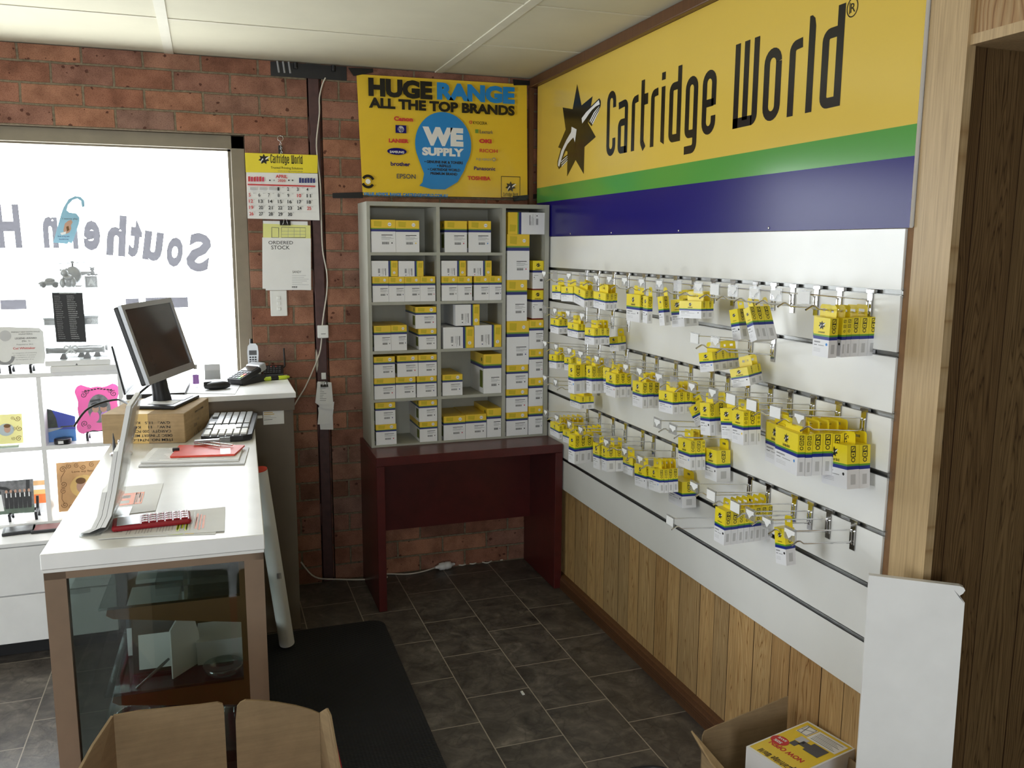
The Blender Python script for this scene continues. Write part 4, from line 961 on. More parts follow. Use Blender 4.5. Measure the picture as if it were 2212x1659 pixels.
for j in range(6):
    zc = p.z-.0155-.0095*j; x_ = p.x+.0006*j
    q.tube([(x_+(.0035*math.cos(k*PI/5) if j % 2 else 0), -.014+(0 if j % 2 else .0035*math.cos(k*PI/5)), zc+.0065*math.sin(k*PI/5)) for k in range(11)], .001, 'chrome', 5, cap=False)
q.build('chain', b)
c = at(601,314,1,-.008); d = at(610.5,336,1,-.008); MB().box((c.x,-.009,d.z),(d.x,-.006,c.z),'black').build('strap', b)
b = thing('clipboard', 'white board lettered ordered stock hanging by a black binder clip under the calendar', 'clipboard', (-1.23, -.006, 1.47))
a, c = at(567,477,1,-.006), at(671,626,1,-.006)
MB().box((a.x+.002,-.008,c.z),(c.x-.004,-.004,a.z),'white').build('backing_board', b)
q = MB().prism([tuple(at(u,v,1,-.0095)) for u, v in ((568,483),(670.5,487),(671,515),(568,513))], (0,.001,0), 'ypaper')
for u0,v0,u1,v1 in ((587,491,602,513),(608,491,660,513)):
    for pl in strip([(u0,v0),(u1,v0+1),(u1,v1),(u0,v1),(u0,v0)], .9): q.add([tuple(at(u,v,1,-.0099)) for u, v in pl], [[0,1,2,3]], 'dgrey')
for u in (622,635,648): q.add([tuple(at(u+e,v,1,-.0099)) for e, v in ((0,493),(.6,493),(.6,512),(0,512))], [[0,1,2,3]], 'grey')
for v in (499,506): q.add([tuple(at(u,v+e,1,-.0099)) for u, e in ((608,0),(660,0),(660,.6),(608,.6))], [[0,1,2,3]], 'grey')
q.build('order_form', b)
q = MB().prism([tuple(at(u,v,1,-.011)) for u, v in ((566.5,513),(671.5,515),(672,627),(567,623.5))], (0,.001,0), 'paper')
Y_ = -.0114
pt(q,'ORDERED',580,633,527.5,520,'black',.005,Y_); pt(q,'STOCK',586,626,538.5,530,'black',.005,Y_); pt(q,'SANDY',632,651,590,584.5,'black',0,Y_)
for k, w in enumerate((30,26,36,32,22,36)): q.add([tuple(at(u,v,1,Y_)) for u, v in ((631,594+4*k),(631+w,594.6+4*k),(631+w,595.6+4*k),(631,595+4*k))], [[0,1,2,3]], 'lgrey')
for k in range(6): q.add([tuple(at(u,v,1,Y_)) for u, v in ((631+2*k,618),(632+2*k,618),(632+2*k,622),(631+2*k,622))], [[0,1,2,3]], 'black')
q.build('folded_sheet', b)
p = at(616,480,1,-.012); q = MB(); q.prism([(p.x-.024,-.018,p.z-.014),(p.x-.024,-.003,p.z-.014),(p.x-.024,-.009,p.z+.009)], (.048,0,0), 'black')
q.tube([(p.x-.012,-.017,p.z-.012),(p.x-.004,-.021,p.z+.015),(p.x+.004,-.021,p.z+.015),(p.x+.012,-.017,p.z-.012)], .0011, 'chrome', 6); q.build('binder_clip', b)
# receipts on the post
b = thing('receipt_bundle', 'bundle of till receipts in a black binder clip hanging on the steel post', 'receipts', tuple(at(702,812,1,-.004)))
def rc(nm, pts, y, m='paper'):
    q = MB(); q.prism([tuple(at(u,v,1,y)) for u, v in pts], (0,.0012,0), m)
    return q
rc('a', [(687,880),(718,880),(720,928),(692,928)], -.008).build('receipt', b)
rc('a', [(690,870),(722,868),(719,897),(716,915),(686,917)], -.012).build('receipt', b)
q = rc('a', [(681,870),(686,824),(716,826),(721,884),(700,884)], -.017); q.build('receipt', b)
q = rc('a', [(685,827),(713,829),(711,874),(685,873)], -.021)
for k, w in enumerate((12,5,9,14,8,6,14,13)): q.add([tuple(at(u,v,1,-.0214)) for u, v in ((691,838+3.8*k),(691+w,838+3.8*k),(691+w,839+3.8*k),(691,839+3.8*k))], [[0,1,2,3]], 'grey')
q.build('receipt', b)
p = at(700,829,1,-.014); q = MB(); q.prism([(p.x-.018,-.028,p.z-.014),(p.x-.018,-.004,p.z-.014),(p.x-.018,-.014,p.z+.012)], (.036,0,0), 'black'); q.tube([(p.x-.008,-.026,p.z-.012),(p.x-.003,-.028,p.z+.014),(p.x+.004,-.028,p.z+.014),(p.x+.009,-.026,p.z-.012)], .0011, 'chrome', 6); q.build('binder_clip', b)
p = at(699,812,1,-.004); MB().box((p.x-.011,-.010,p.z-.016),(p.x+.011,-.001,p.z+.016),'plastic',bev=.002).build('adhesive_hook', b)
# ------------------------------------------------------------------ counter under the window
CTZ = 1.06
b = thing('counter', 'taupe counter with a white top under the window beside the steel post', 'counter', (-1.6, -.27, 0))
MB().box((-1.93, -.53, CTZ-.022), (-1.256, -.012, CTZ), 'white', bev=.0015, seg=1).build('worktop', b)
MB().box((-1.925, -.522, CTZ-.075), (-1.262, -.016, CTZ-.0225), 'taupe').build('top_rail', b)
MB().box((-1.922, -.512, .003), (-1.268, -.018, CTZ-.0755), 'taupe', bev=.001, seg=1).build('body', b)
q = MB(); a, c = at(568,888,1,-.5135), at(614,915,1,-.5135); q.box((a.x,-.5145,c.z),(c.x,-.5128,a.z),'paper'); 
for i, (w, m, th) in enumerate(((.026,'gold',.003),(.03,'gold',.003),(.02,'lgrey',.002),(.036,'lgrey',.002),(.024,'dgrey',.002))): q.box((a.x+.003,-.5147,a.z-.009-.0075*i),(a.x+.003+w*1.4,-.5143,a.z-.009-.0075*i+th),m)
q.build('asset_sticker', b, )
q = MB(); a, c = at(552,898,1,-.513), at(567,903,1,-.513); q.box((a.x,-.516,c.z),(c.x,-.5125,a.z),'plastic'); q.build('latch_strip', b)
O_ = lambda u, v, z=CTZ: at(u, v, 2, z)
# things on the counter
p = O_(470,843); b = thing('computer_mouse', 'black computer mouse on a pale mat at the front of the counter', 'mouse', (p.x, p.y+.02, CTZ+.003), rz=.25)
q = MB(); prof = [(0,.0),(.6,.0),(.95,.15),(1,.45),(.8,.8),(.4,.98),(0,1.0)]
q.lathe([(r, z*.034) for r, z in prof], 'dark', (0,0,0), 20, Matrix.Diagonal((.056,.032,1,1))); q.build('shell', b, local=True)
MB().box((-.056,-.0015,.012),(.01,.0015,.0335),'black',Matrix.Rotation(.0,4,'Y')).build('wheel_seam', b, local=True)
a = O_(395,850); c = O_(508,852); d = O_(519,832); e = O_(410,832)
tag(MB().prism([tuple(v) for v in (a,c,d,e)], (0,0,.0025), 'lgrey').build('mouse_mat', loc=tuple(a)), 'thin pale grey mouse mat lying at the counter front edge under the black mouse', 'mouse mat')
p = O_(543,826); b = thing('card_terminal', 'black card payment terminal with a screen and keypad on the white counter', 'card terminal', (p.x-.012, p.y-.005, CTZ+.0006), rz=-.75)
q = MB(); q.prism([(-.038,-.08,0),(-.038,.07,0),(-.038,.07,.03),(-.038,-.08,.02)], (.076,0,0), 'dark'); q.build('base', b, local=True)
X = Matrix.Translation((0,-.005,.03)) @ Matrix.Rotation(.30,4,'X')
q = MB(); q.box((-.04,-.088,0),(.04,.088,.026),'dark',X,.006); q.box((-.041,.045,-.004),(.041,.09,.032),'silver',X,.008); q.build('body', b, local=True)
MB().box((-.031,0,.0265),(.031,.066,.028),'screen',X).build('screen', b, local=True)
q = MB()
for i in range(4):
    for j in range(4): q.box((-.031+.016*i,-.08+.018*j,.026),(-.019+.016*i,-.067+.018*j,.0285),'green' if (i, j) == (3, 0) else ('red' if (i, j) == (3, 2) else ('yellow' if (i, j) == (3, 1) else 'dgrey')),X)
q.build('keypad', b, local=True)
p = O_(545,803); PX = (-1.402, -.062)
b = thing('cordless_phone', 'silver cordless phone handset standing in its cradle behind the card terminal', 'phone', (PX[0], PX[1], CTZ+.0006), rz=-.1)
X = Matrix.Translation((0,0,.02)) @ Matrix.Rotation(-.12,4,'X')
MB().box((-.035,-.035,0),(.035,.045,.035),'silver',None,.008).build('cradle', b, local=True)
q = MB(); q.prism([(x, -.012, z) for x, z in ((-.02,0),(.02,0),(.023,.05),(.025,.10),(.022,.128),(.012,.14),(-.012,.14),(-.022,.128),(-.025,.10),(-.023,.05))], (0,.024,0), 'silver', X); q.build('handset', b, local=True)
MB().tube([(-.006,0,.135),(-.006,0,.162)], [.009,.007], 'dark', 10, X).build('antenna', b, local=True)
MB().box((-.017,-.0135,.086),(.017,-.0118,.108),'dgrey',X).build('display', b, local=True)
q = MB()
for i in range(3):
    for j in range(6): q.box((-.016+.0115*i,-.0138,.018+.011*j),(-.0075+.0115*i,-.0118,.025+.011*j),'black',X)
q.build('keys', b, local=True)
b = thing('modem', 'black modem with a tall aerial and red lights beside the cordless phone', 'modem', (-1.315, -.072, CTZ+.0006), rz=-.10)
q = MB(); q.prism([(-.045,-.05,0),(-.045,.05,0),(-.045,.05,.05),(-.045,-.045,.022)], (.09,0,0), 'dark'); q.build('case', b, local=True)
q = MB()
for i in range(6):
    for j in range(4): q.box((-.04+.013*i,-.036+.018*j,.0275+.0055*j),(-.031+.013*i,-.024+.018*j,.0305+.0055*j),'dgrey')
q.build('vents', b, local=True)
q = MB(); q.tube([(.04,.045,.035),(.052,.048,.045),(.05,.05,.13)], .004, 'black', 8); q.build('aerial', b, local=True)
q = MB(); q.ell((-.01,.03,.047),(.003,.003,.003),'red',8); q.ell((.012,.03,.047),(.003,.003,.003),'red',8); q.build('indicator_lights', b, local=True)
a, c = O_(562,824), O_(626,818)
d = (c-a); q = MB(); q.tube([a+Vector((0,0,.009)), a+d*.08+Vector((0,0,.009)), a+d*.1+Vector((0,0,.009)), a+d*.85+Vector((0,0,.009)), a+d*.97+Vector((0,0,.009)), a+d+Vector((0,0,.009))], [.003,.004,.009,.009,.006,.002], 'lime', 10)
b = thing('highlighter', 'fluorescent yellow green highlighter pen lying on the counter edge', 'highlighter', tuple(a)); q.build('barrel', b)
MB().tube([a+d*.35+Vector((0,0,.009)), a+d*.6+Vector((0,0,.009))], .0096, 'dark', 10).build('grip_band', b)
q = MB(); a, c = O_(566,812), O_(622,798); d = c-a; q.prism([a+Vector((0,0,.004)), c+Vector((0,0,.02)), c+Vector((0,0,.032)), a+Vector((0,0,.016))], (0,.03,0), 'bracket')
tag(q.build('wallet', loc=tuple(a)), 'brown wallet leaning behind the yellow highlighter on the counter', 'wallet')
a = O_(598,815); tag(MB().box((a.x-.03,a.y-.02,CTZ+.0006),(a.x+.05,a.y+.05,CTZ+.004),'paper').build('note_pad', loc=tuple(a)), 'small white note pad under the brown wallet on the counter', 'note pad')
p = O_(460,822); b = thing('card_holder', 'clear acrylic card holder with a grey card standing on the counter', 'card holder', (p.x, p.y, CTZ+.0006))
X = Matrix.Rotation(-.25,4,'X'); q = MB(); q.box((-.036,-.003,.0),(.036,0,.045),'acrylic',X); q.box((-.036,-.03,0),(.036,.02,.003),'acrylic'); q.box((-.036,-.03,0),(-.033,.01,.02),'acrylic'); q.box((.033,-.03,0),(.036,.01,.02),'acrylic'); q.build('stand', b, local=True)
MB().box((-.034,.001,.004),(.034,.003,.075),'lgrey',X).build('card', b, local=True)
p = O_(424,836); b = thing('spray_bottle', 'small clear bottle with a lilac print beside the monitor on the counter', 'bottle', (p.x, p.y, CTZ+.003))
MB().lathe([(0,0),(.012,0),(.013,.01),(.013,.055),(.006,.066),(.006,.075),(0,.075)],'acrylic',n=16).build('bottle', b, local=True)
MB().lathe([(.0134,.012),(.0134,.05)],'lilac',n=16).build('printed_label', b, local=True); MB().lathe([(.007,.075),(.008,.095),(0,.097)],'lgrey',n=12).build('cap', b, local=True)
for k, (u0, v0, u1, v1, dz, rz_) in enumerate(((318,838,392,826,.0006,.2),(360,842,420,826,.002,.35),(352,822,410,806,.0006,.3))):
    p = O_((u0+u1)/2,(v0+v1)/2); q = MB(); q.box((-.10,-.06,0),(.10,.06,.001),'paper')
    for j in range(7): q.box((-.085,.045-.012*j,.001),(.085-.02*(j%3),.047-.012*j,.0012),'lgrey')
    o = q.build('paper_sheet', local=True); o.location = (p.x, p.y, CTZ+dz); o.rotation_euler = (0,0,rz_)
    tag(o, ('printed paper sheet on the counter directly behind the monitor stand','white paper sheet nearest the mouse mat on the counter','paper sheet furthest back on the counter behind the monitor')[k], 'paper', 'papers on the counter')
# laptop standing open, seen edge on
p = O_(268,828); b = thing('laptop', 'black laptop open on the counter behind the monitor, seen from its side', 'laptop', (-1.905, -.345, CTZ+.0006), rz=PI/2-.05)
MB().box((-.15,-.22,0),(.15,0,.018),'dark',None,.003).build('keyboard_base', b, local=True)
X = Matrix.Translation((0,.0,.018)) @ Matrix.Rotation(-.18,4,'X'); MB().box((-.15,0,0),(.15,.008,.20),'dark',X,.003).build('lid', b, local=True)
MB().box((-.138,-.001,.012),(.138,.0005,.19),'screen',X).build('screen', b, local=True)

# ------------------------------------------------------------------ showcase
SZ = .972
FL = at(90,1197,2,SZ); RZ = -.032
b = show = thing('glass_showcase', 'glass display showcase with a white top and light brown frame beside the black mat', 'showcase', (FL.x, FL.y, 0), rz=RZ)
SWd, SDp = .485, 1.525
MB().box((-.004,-.004,SZ-.038),(SWd+.004,SDp,SZ),'white',None,.002,1).build('top_slab', b, local=True)
q = MB()
for x0, x1, y0, y1 in ((0,.046,0,.03),(SWd-.046,SWd,0,.03),(0,.03,SDp-.05,SDp-.005),(SWd-.03,SWd,SDp-.05,SDp-.005)): q.box((x0,y0,.002),(x1,y1,SZ-.0385),'frame')
q.box((0,0,SZ-.064),(SWd,.028,SZ-.0388),'frame'); q.box((0,0,.08),(SWd,.028,.14),'frame'); q.box((0,.03,SZ-.064),(.028,SDp-.005,SZ-.0388),'frame'); q.box((0,.03,.08),(.028,SDp-.005,.14),'frame'); q.box((SWd-.028,.03,SZ-.064),(SWd,SDp-.005,SZ-.0388),'frame'); q.box((SWd-.028,.03,.08),(SWd,SDp-.005,.14),'frame')
q.build('frame', b, local=True)
q = MB(); q.box((-.0015,-.0015,SZ-.046),(SWd+.0015,.01,SZ-.0388),'plastic'); q.build('edge_strip', b, local=True)
MB().box((.046,.012,.14),(SWd-.046,.016,SZ-.064),'cglass').build('front_pane', b, local=True)
MB().box((.010,.03,.14),(.014,SDp-.05,SZ-.064),'cglass').build('side_pane', b, local=True)
MB().box((.02,.02,.10),(SWd-.02,SDp-.02,.112),'dwood').build('floor_board', b, local=True)
MB().box((.03,SDp-.03,.14),(SWd-.03,SDp-.02,SZ-.065),'taupe').build('back_board', b, local=True)
S2Z = {}
def shelf(z, dep=.33):
    MB().box((.10,.05,z),(SWd-.035,SDp-.06,z+.006),'cglass').build('glass_shelf', b, local=True)
    for y in (.055, .55, 1.05):
        q = MB(); q.prism([(.115,y,z-.016),(.118,y,z-.002),(SWd-.04,y,z-.002),(SWd-.04,y,z-.075),(.13,y,z-.026)][::-1], (0,.016,0), 'bracket'); q.build('shelf_bracket', b, local=True)
za, zb_, zc_ = .80, .575, .36
shelf(za); shelf(zb_); MB().box((.05,.04,zc_),(SWd-.035,SDp-.06,zc_+.006),'cglass').build('glass_shelf', b, local=True)
for y in (.03,): MB().box((SWd-.06,y,.14),(SWd-.036,y+.012,SZ-.065),'bracket').build('shelf_upright', b, local=True)
R_ = Matrix.Translation((FL.x,FL.y,0)) @ Matrix.Rotation(RZ,4,'Z')
def inside(x, y, z): return tuple(R_ @ Vector((x,y,z)))
def tumbler(x, y, r, h, lab, z=zc_+.0065):
    t = thing('drinking_glass', lab, 'glass', inside(x,y,z), group='engraved glasses in the showcase')
    MB().lathe([(0,.001),(r*.8,.001),(r*.82,.004),(r,h*.5),(r*1.02,h),(r*1.02-.003,h),(r-.0035,h*.5),(r*.76,.014),(0,.012)],'jar',n=20).build('bowl', t, local=True)
tumbler(.155,.10,.040,.135,'engraved glass nearest the left side on the lowest showcase shelf'); tumbler(.245,.16,.034,.12,'engraved glass second from the left on the lowest showcase shelf'); tumbler(.315,.10,.038,.14,'engraved glass in the middle of the lowest showcase shelf')
t = thing('glass_jar', 'large lidded glass jar at the right end of the lowest showcase shelf', 'jar', inside(.395,.12,zc_+.0065))
MB().lathe([(0,.001),(.045,.001),(.048,.01),(.048,.11),(.040,.125),(.036,.13),(.033,.13),(.036,.124),(.044,.108),(.044,.012),(0,.01)],'jar',n=24).build('body', t, local=True)
MB().lathe([(0,.131),(.040,.131),(.043,.136),(.043,.146),(.035,.156),(.012,.162),(0,.162)],'jar',n=24).build('lid', t, local=True); MB().lathe([(.0375,.122),(.0405,.127),(.0405,.13),(.0375,.131)],'pewter',n=24).build('clamp_ring', t, local=True)
t = thing('picture_frame', 'dark wooden frame leaning with a white card on the middle showcase shelf', 'picture frame', inside(.20,.14,zb_+.0065), rz=RZ)
X = Matrix.Rotation(-.22,4,'X'); MB().box((-.045,0,0),(.075,.012,.145),'dwood',X,.002).build('frame', t, local=True); MB().box((-.03,-.0015,.012),(.06,0,.10),'paper',X).build('card', t, local=True)
t = thing('pen', 'silver pen resting on the dark wooden frame inside the showcase', 'pen', inside(.20,.085,zb_+.012)); MB().tube([(-.03,-.03,.0),(.03,.02,.03),(.045,.032,.038)],[.003,.004,.003],'pewter',8).build('barrel', t, local=True)
t = thing('display_card', 'curved white display card on the middle showcase shelf', 'card', inside(.285,.13,zb_+.0065), rz=RZ+.9); q = MB(); q.prism([(-.05,0,0),(.05,0,0),(.05,0,.08),(.03,0,.15),(-.0,0,.17),(-.05,0,.13)], (0,.004,0), 'paper'); q.build('sheet', t, local=True)
t = thing('gift_box', 'white gift box lying at the right of the middle showcase shelf', 'box', inside(.375,.20,zb_+.0065), rz=RZ); MB().box((-.065,-.05,0),(.065,.07,.05),'bwhite').build('base', t, local=True); MB().box((-.067,-.052,.05),(.067,.072,.064),'bwhite').build('lid', t, local=True)
t = thing('glass_dish', 'low clear glass dish at the front of the middle showcase shelf', 'dish', inside(.375,.095,zb_+.0065)); MB().lathe([(0,.002),(.04,.002),(.05,.022),(.046,.022),(.037,.006),(0,.006)],'jar',n=24).build('bowl', t, local=True)
for k, (yy, hh) in enumerate(((.34,.13),(.58,.12),(.82,.12))):
    t = thing('white_gift_carton', ('white carton on the middle showcase shelf nearest the front','second white carton from the front on the middle showcase shelf','third white carton from the front on the middle showcase shelf')[k], 'box', inside(.16,yy,zb_+.0065), rz=RZ, group='white cartons in the showcase'); MB().box((-.03,-.08,0),(.10,.08,hh),'bwhite').build('carton_body', t, local=True); MB().box((-.03,-.081,hh*.6),(.10,-.08,hh*.9),'dgrey').build('printed_panel', t, local=True)
t = thing('trophy_block', 'flat clear glass trophy block lying on the top showcase shelf', 'trophy', inside(.30,.20,za+.0065), rz=RZ); MB().box((-.08,-.06,0),(.10,.08,.018),'jar').build('block', t, local=True)

# ------------------------------------------------------------------ on the showcase
Q_ = lambda u, v, z=SZ: at(u, v, 2, z)
# carton under the monitor
c, d = Q_(401,957), Q_(453,917)
ey = (d-c); ey.z = 0; L2 = min(.36, ey.length); ey.normalize(); ex = Vector((ey.y, -ey.x, 0)); L1 = .285; a = c-ex*L1; CH = .106
X = Matrix(((ex.x,ey.x,0,a.x),(ex.y,ey.y,0,a.y),(0,0,1,SZ+.0006),(0,0,0,1)))
b = thing('monitor_carton', 'brown cardboard carton with upside down black printing under the monitor', 'carton', (a.x,a.y,SZ+.0006), rz=math.atan2(ex.y,ex.x))
MB().box((0,0,0),(L1,L2,CH),CARD,None,.002,1).build('carton_body', b, local=True)
q = MB(); q.box((L1*.36,-.0006,0),(L1*.56,0,CH),'tan'); q.box((L1*.36,0,CH),(L1*.56,L2,CH+.0006),'tan'); q.build('packing_tape', b, local=True)
q = MB()
for i, (s, w, x) in enumerate((('G.W.:   11.5   KG',.125,.08),('N.W.:   11    KG',.125,.08),('CASEQTY:  200 PCS.',.13,.078),('DESC: 2" INSERT METAL',.155,.075),('ITEM NO. N741-GOL',.165,.075))):
    q.text(s, ((L1-x+.03,-.0012,CH-.027-.0155*i),(-1,0,0),(0,0,-1)), 'black', w=w, h=.0095, bold=.01)
q.text('MADE IN CHINA', ((L1+.0006,L2*.75,CH-.017),(0,-1,0),(0,0,-1)), 'black', w=.11, h=.008)
for yy, zz, w in ((.18,.06,.02),(.15,.045,.035),(.2,.025,.05),(.17,.015,.07)): q.text('<>' if w < .03 else ('5/2' if w < .04 else 'F I F'), ((L1+.0006,yy,zz),(0,-1,0),(0,0,-1)), 'black', w=w, h=.012)
q.build('printing', b, local=True)
# monitor
mz = SZ+CH+.0012
c0 = Vector((-1.757,-.767,1.326)); yaw, tl, Wm, Hm = -.346, .29, .43, .29
n0 = Vector((math.cos(yaw),math.sin(yaw),0)); rr_ = Vector((-math.sin(yaw),math.cos(yaw),0)); uu = math.cos(tl)*Vector((0,0,1))-math.sin(tl)*n0; nn = rr_.cross(uu)
X = Matrix(((rr_.x,uu.x,nn.x,c0.x),(rr_.y,uu.y,nn.y,c0.y),(rr_.z,uu.z,nn.z,c0.z),(0,0,0,1)))
bp = (c0.x-.02, c0.y+.03, mz)
b = thing('computer_monitor', 'silver framed computer monitor tilted back on a black stand on the brown carton', 'monitor', bp)
q = MB(); w, h = Wm/2, Hm/2; bz = .018
for x0, x1, y0, y1 in ((-w,w,h-bz,h),(-w,w,-h,-h+bz*1.5),(-w,-w+bz,-h+bz*1.5,h-bz),(w-bz,w,-h+bz*1.5,h-bz)): q.box((x0,y0,-.012),(x1,y1,.001),'silver',X)
q.build('bezel', b)
MB().box((-w+bz,-h+bz*1.5,-.010),(w-bz,h-bz,-.003),'screen',X).build('screen', b)
q = MB(); q.box((-w+.002,-h+.002,-.032),(w-.002,h-.002,-.0122),'dark',X,.006); q.prism([tuple(X @ Vector(v)) for v in ((-w*.7,-h*.8,-.032),(w*.7,-h*.8,-.032),(w*.6,h*.6,-.032),(-w*.6,h*.6,-.032))], -nn*.02, 'dark'); q.build('rear_shell', b)
bc = Vector((-1.765,-.745,mz)); q = MB(); nk = X @ Vector((0,-h*.55,-.05))
q.tube([tuple(bc+Vector((0,.0,.012))), tuple(bc.lerp(nk,.35)), tuple(nk)], [.034,.030,.028], 'dark', 14); q.build('neck', b)
Xb = Matrix.Translation(bc) @ Matrix.Rotation(yaw,4,'Z')
q = MB(); q.box((-.085,-.125,0),(.095,.125,.013),'dark',Xb,.005); q.build('base', b)
tag(MB().box((-.02,-.09,.0136),(.075,-.01,.0142),'paper',Xb).build('note_slip', loc=tuple(bc)), 'small white paper slip lying on the monitor base', 'paper')
tag(MB().box((-.01,.0,.0136),(.08,.10,.0148),'sblue',Xb).build('blue_card', loc=tuple(bc)), 'dark blue card lying on the monitor base', 'card')
cable('monitor_cable', 'black monitor cable looping over the brown carton behind the stand', smooth([tuple(X @ Vector((-.05,-h+.01,-.04))), (bc.x-.08,bc.y-.10,mz+.05), (bc.x-.10,bc.y-.08,mz+.012), (bc.x-.16,bc.y+.02,mz+.02), (bc.x-.25,bc.y-.02,mz-.0), (bc.x-.30,bc.y-.05,mz-.06)]), .004, 'black')
# keyboard
b = thing('keyboard', 'black computer keyboard with silver keys beside the carton on the showcase', 'keyboard', (Q_(498,928).x, Q_(498,928).y, SZ+.0006), rz=-.10)
Xk = Matrix.Rotation(0.0,4,'Y') @ Matrix.Translation((0,0,.004))
q = MB(); q.prism([(x, y, 0) for x, y in ((-.085,-.20),(-.06,-.225),(.06,-.225),(.09,-.20),(.09,.20),(.07,.225),(-.07,.225),(-.085,.20))], (0,0,.018), 'dark', Xk); q.build('body', b, local=True)
q = MB()
for i in range(6):
    for j in range(20):
        if j in (4, 8) or (i == 5 and 10 < j < 16): continue
        x0, y0 = .062-.0255*i, -.208+.0208*j
        q.box((x0-.011,y0,.018),(x0+.011,y0+.0175,.026),'silver' if j > 3 else 'plastic',Xk,.0015,1)
q.build('keys', b, local=True)
MB().box((-.05,-.135,.018),(.03,-.06,.0268),'plastic',Xk).build('white_sticker', b, local=True)
# paperwork
b = thing('notepad', 'stack of handwritten white papers clipped on a board on the showcase', 'papers', tuple(Q_(420,990)))
pts = [Q_(299,1010),Q_(528,1004),Q_(538,968),Q_(330,972)]
MB().prism([tuple(p+Vector((0,0,.0008))) for p in pts], (0,0,.004), 'lgrey').build('board', b)
q = MB(); pts = [Q_(304,1005),Q_(516,999),Q_(524,975),Q_(332,974)]; q.prism([tuple(p+Vector((0,0,.005))) for p in pts], (0,0,.006), 'paper')
A0, A1, A3 = pts[0], pts[1], pts[3]
for j in range(9):
    for k in range(3):
        f0 = .06+.3*k; f1 = f0+.12+.03*((j*3+k) % 4); g = .08+.1*j
        P_ = [A0+(A1-A0)*f0+(A3-A0)*g, A0+(A1-A0)*f1+(A3-A0)*g, A0+(A1-A0)*f1+(A3-A0)*(g+.018), A0+(A1-A0)*f0+(A3-A0)*(g+.018)]
        q.add([tuple(p+Vector((0,0,.0112))) for p in P_], [[0,1,2,3]], 'grey')
q.build('sheets', b)
b = thing('red_envelope', 'orange red envelope held by a small black clip on the papers', 'envelope', tuple(Q_(440,985)+Vector((0,0,.012))))
q = MB(); q.prism([tuple(p+Vector((0,0,.0118))) for p in (Q_(368,997),Q_(507,992),Q_(529,972),Q_(388,972))], (0,0,.006), 'orred'); q.build('envelope_body', b)
p = Q_(380,984)+Vector((0,0,.018)); MB().box((p.x-.01,p.y-.006,p.z-.004),(p.x+.012,p.y+.008,p.z+.008),'black',None,.002).build('binder_clip', b)
b = thing('card_stand', 'clear acrylic card stand with a silver bar lying on the red envelope', 'card stand', tuple(Q_(470,978)+Vector((0,0,.02))))
p = Q_(485,990); q = MB(); q.box((p.x-.012,p.y-.02,SZ+.019),(p.x+.02,p.y-.017,SZ+.075),'acrylic'); q.box((p.x-.012,p.y-.02,SZ+.019),(p.x+.02,p.y+.05,SZ+.022),'acrylic'); q.build('stand', b)
p = Q_(443,972); q = MB(); q.box((p.x-.035,p.y,SZ+.022),(p.x+.05,p.y+.02,SZ+.034),'pewter',None,.002); q.tube([(p.x-.02,p.y-.0,SZ+.026),(p.x+.05,p.y-.07,SZ+.024)], .003, 'chrome', 6); q.tube([(p.x+.02,p.y-.0,SZ+.026),(p.x+.09,p.y-.06,SZ+.024)], .003, 'chrome', 6); q.build('silver_bar', b)
b = thing('pen_stand', 'chrome desk pen stand with two pens at the left of the showcase top', 'pen stand', tuple(Q_(262,980)+Vector((0,0,.0006))))
p = Q_(262,982); q = MB(); q.lathe([(0,0),(.035,0),(.035,.006),(.02,.012),(0,.012)],'chrome',(p.x,p.y,SZ+.0006),24); q.build('base', b)
MB().lathe([(0,.01),(.017,.01),(.018,.02),(.016,.022),(.018,.024),(.018,.05),(.015,.05),(.015,.02),(0,.02)],'chrome',(p.x+.01,p.y,SZ+.0012),20).build('cup', b)
MB().tube([(p.x-.02,p.y,SZ+.012),(p.x-.02,p.y,SZ+.05),(p.x-.021,p.y,SZ+.075)],[.006,.004,.001],'dgrey',8).build('pen', b); MB().tube([(p.x+.02,p.y+.01,SZ+.02),(p.x+.045,p.y+.02,SZ+.09)],[.005,.008],'dgrey',8).build('pen', b)
# sheets at the front
def sheet(name, lab, px, dz, m='paper', lines=None):
    pts = [Q_(u,v)+Vector((0,0,dz)) for u, v in px]; q = MB(); q.prism([tuple(p) for p in pts], (0,0,.0012), m)
    def at4(s, t): return pts[0].lerp(pts[1],s).lerp(pts[3].lerp(pts[2],s),t)+Vector((0,0,.0016))
    if lines: 
        for s0, s1, t0, t1, mm in lines: q.add([tuple(v) for v in (at4(s0,t0),at4(s1,t0),at4(s1,t1),at4(s0,t1))], [[0,1,2,3]], mm)
    return tag(q.build(name, loc=tuple(pts[0])), lab, 'paper')
ln = []
for j in range(26):
    s = .2+.024*j
    if j in (2, 9, 16): continue
    ln.append((s, s+.008, .1+.02*(j % 3), .55+.09*((j*7) % 5), 'lgrey'))
ln += [(.115,.125,.25,.95,'dgrey'),(.60,.625,.1,.9,'lime'),(.635,.655,.2,.7,'lime'),(.67,.69,.1,.6,'lime'),(.75,.768,.15,.8,'orange'),(.78,.798,.1,.75,'orange'),(.81,.828,.15,.7,'orange')]
sheet('under_sheet', 'plain paper sheet with a yellow highlight under the printed price sheet', [(225,1163),(466,1154),(470,1120),(260,1128)], .0006, 'paper', [(.5,.7,.02,.07,'lime'),(.72,.8,.02,.06,'yellow')])
sheet('price_sheet', 'printed sheet with green and orange highlighting under the red calculator', [(213,1167),(485,1149),(487,1097),(240,1122)], .0022, 'lgrey' if False else 'paper', ln)
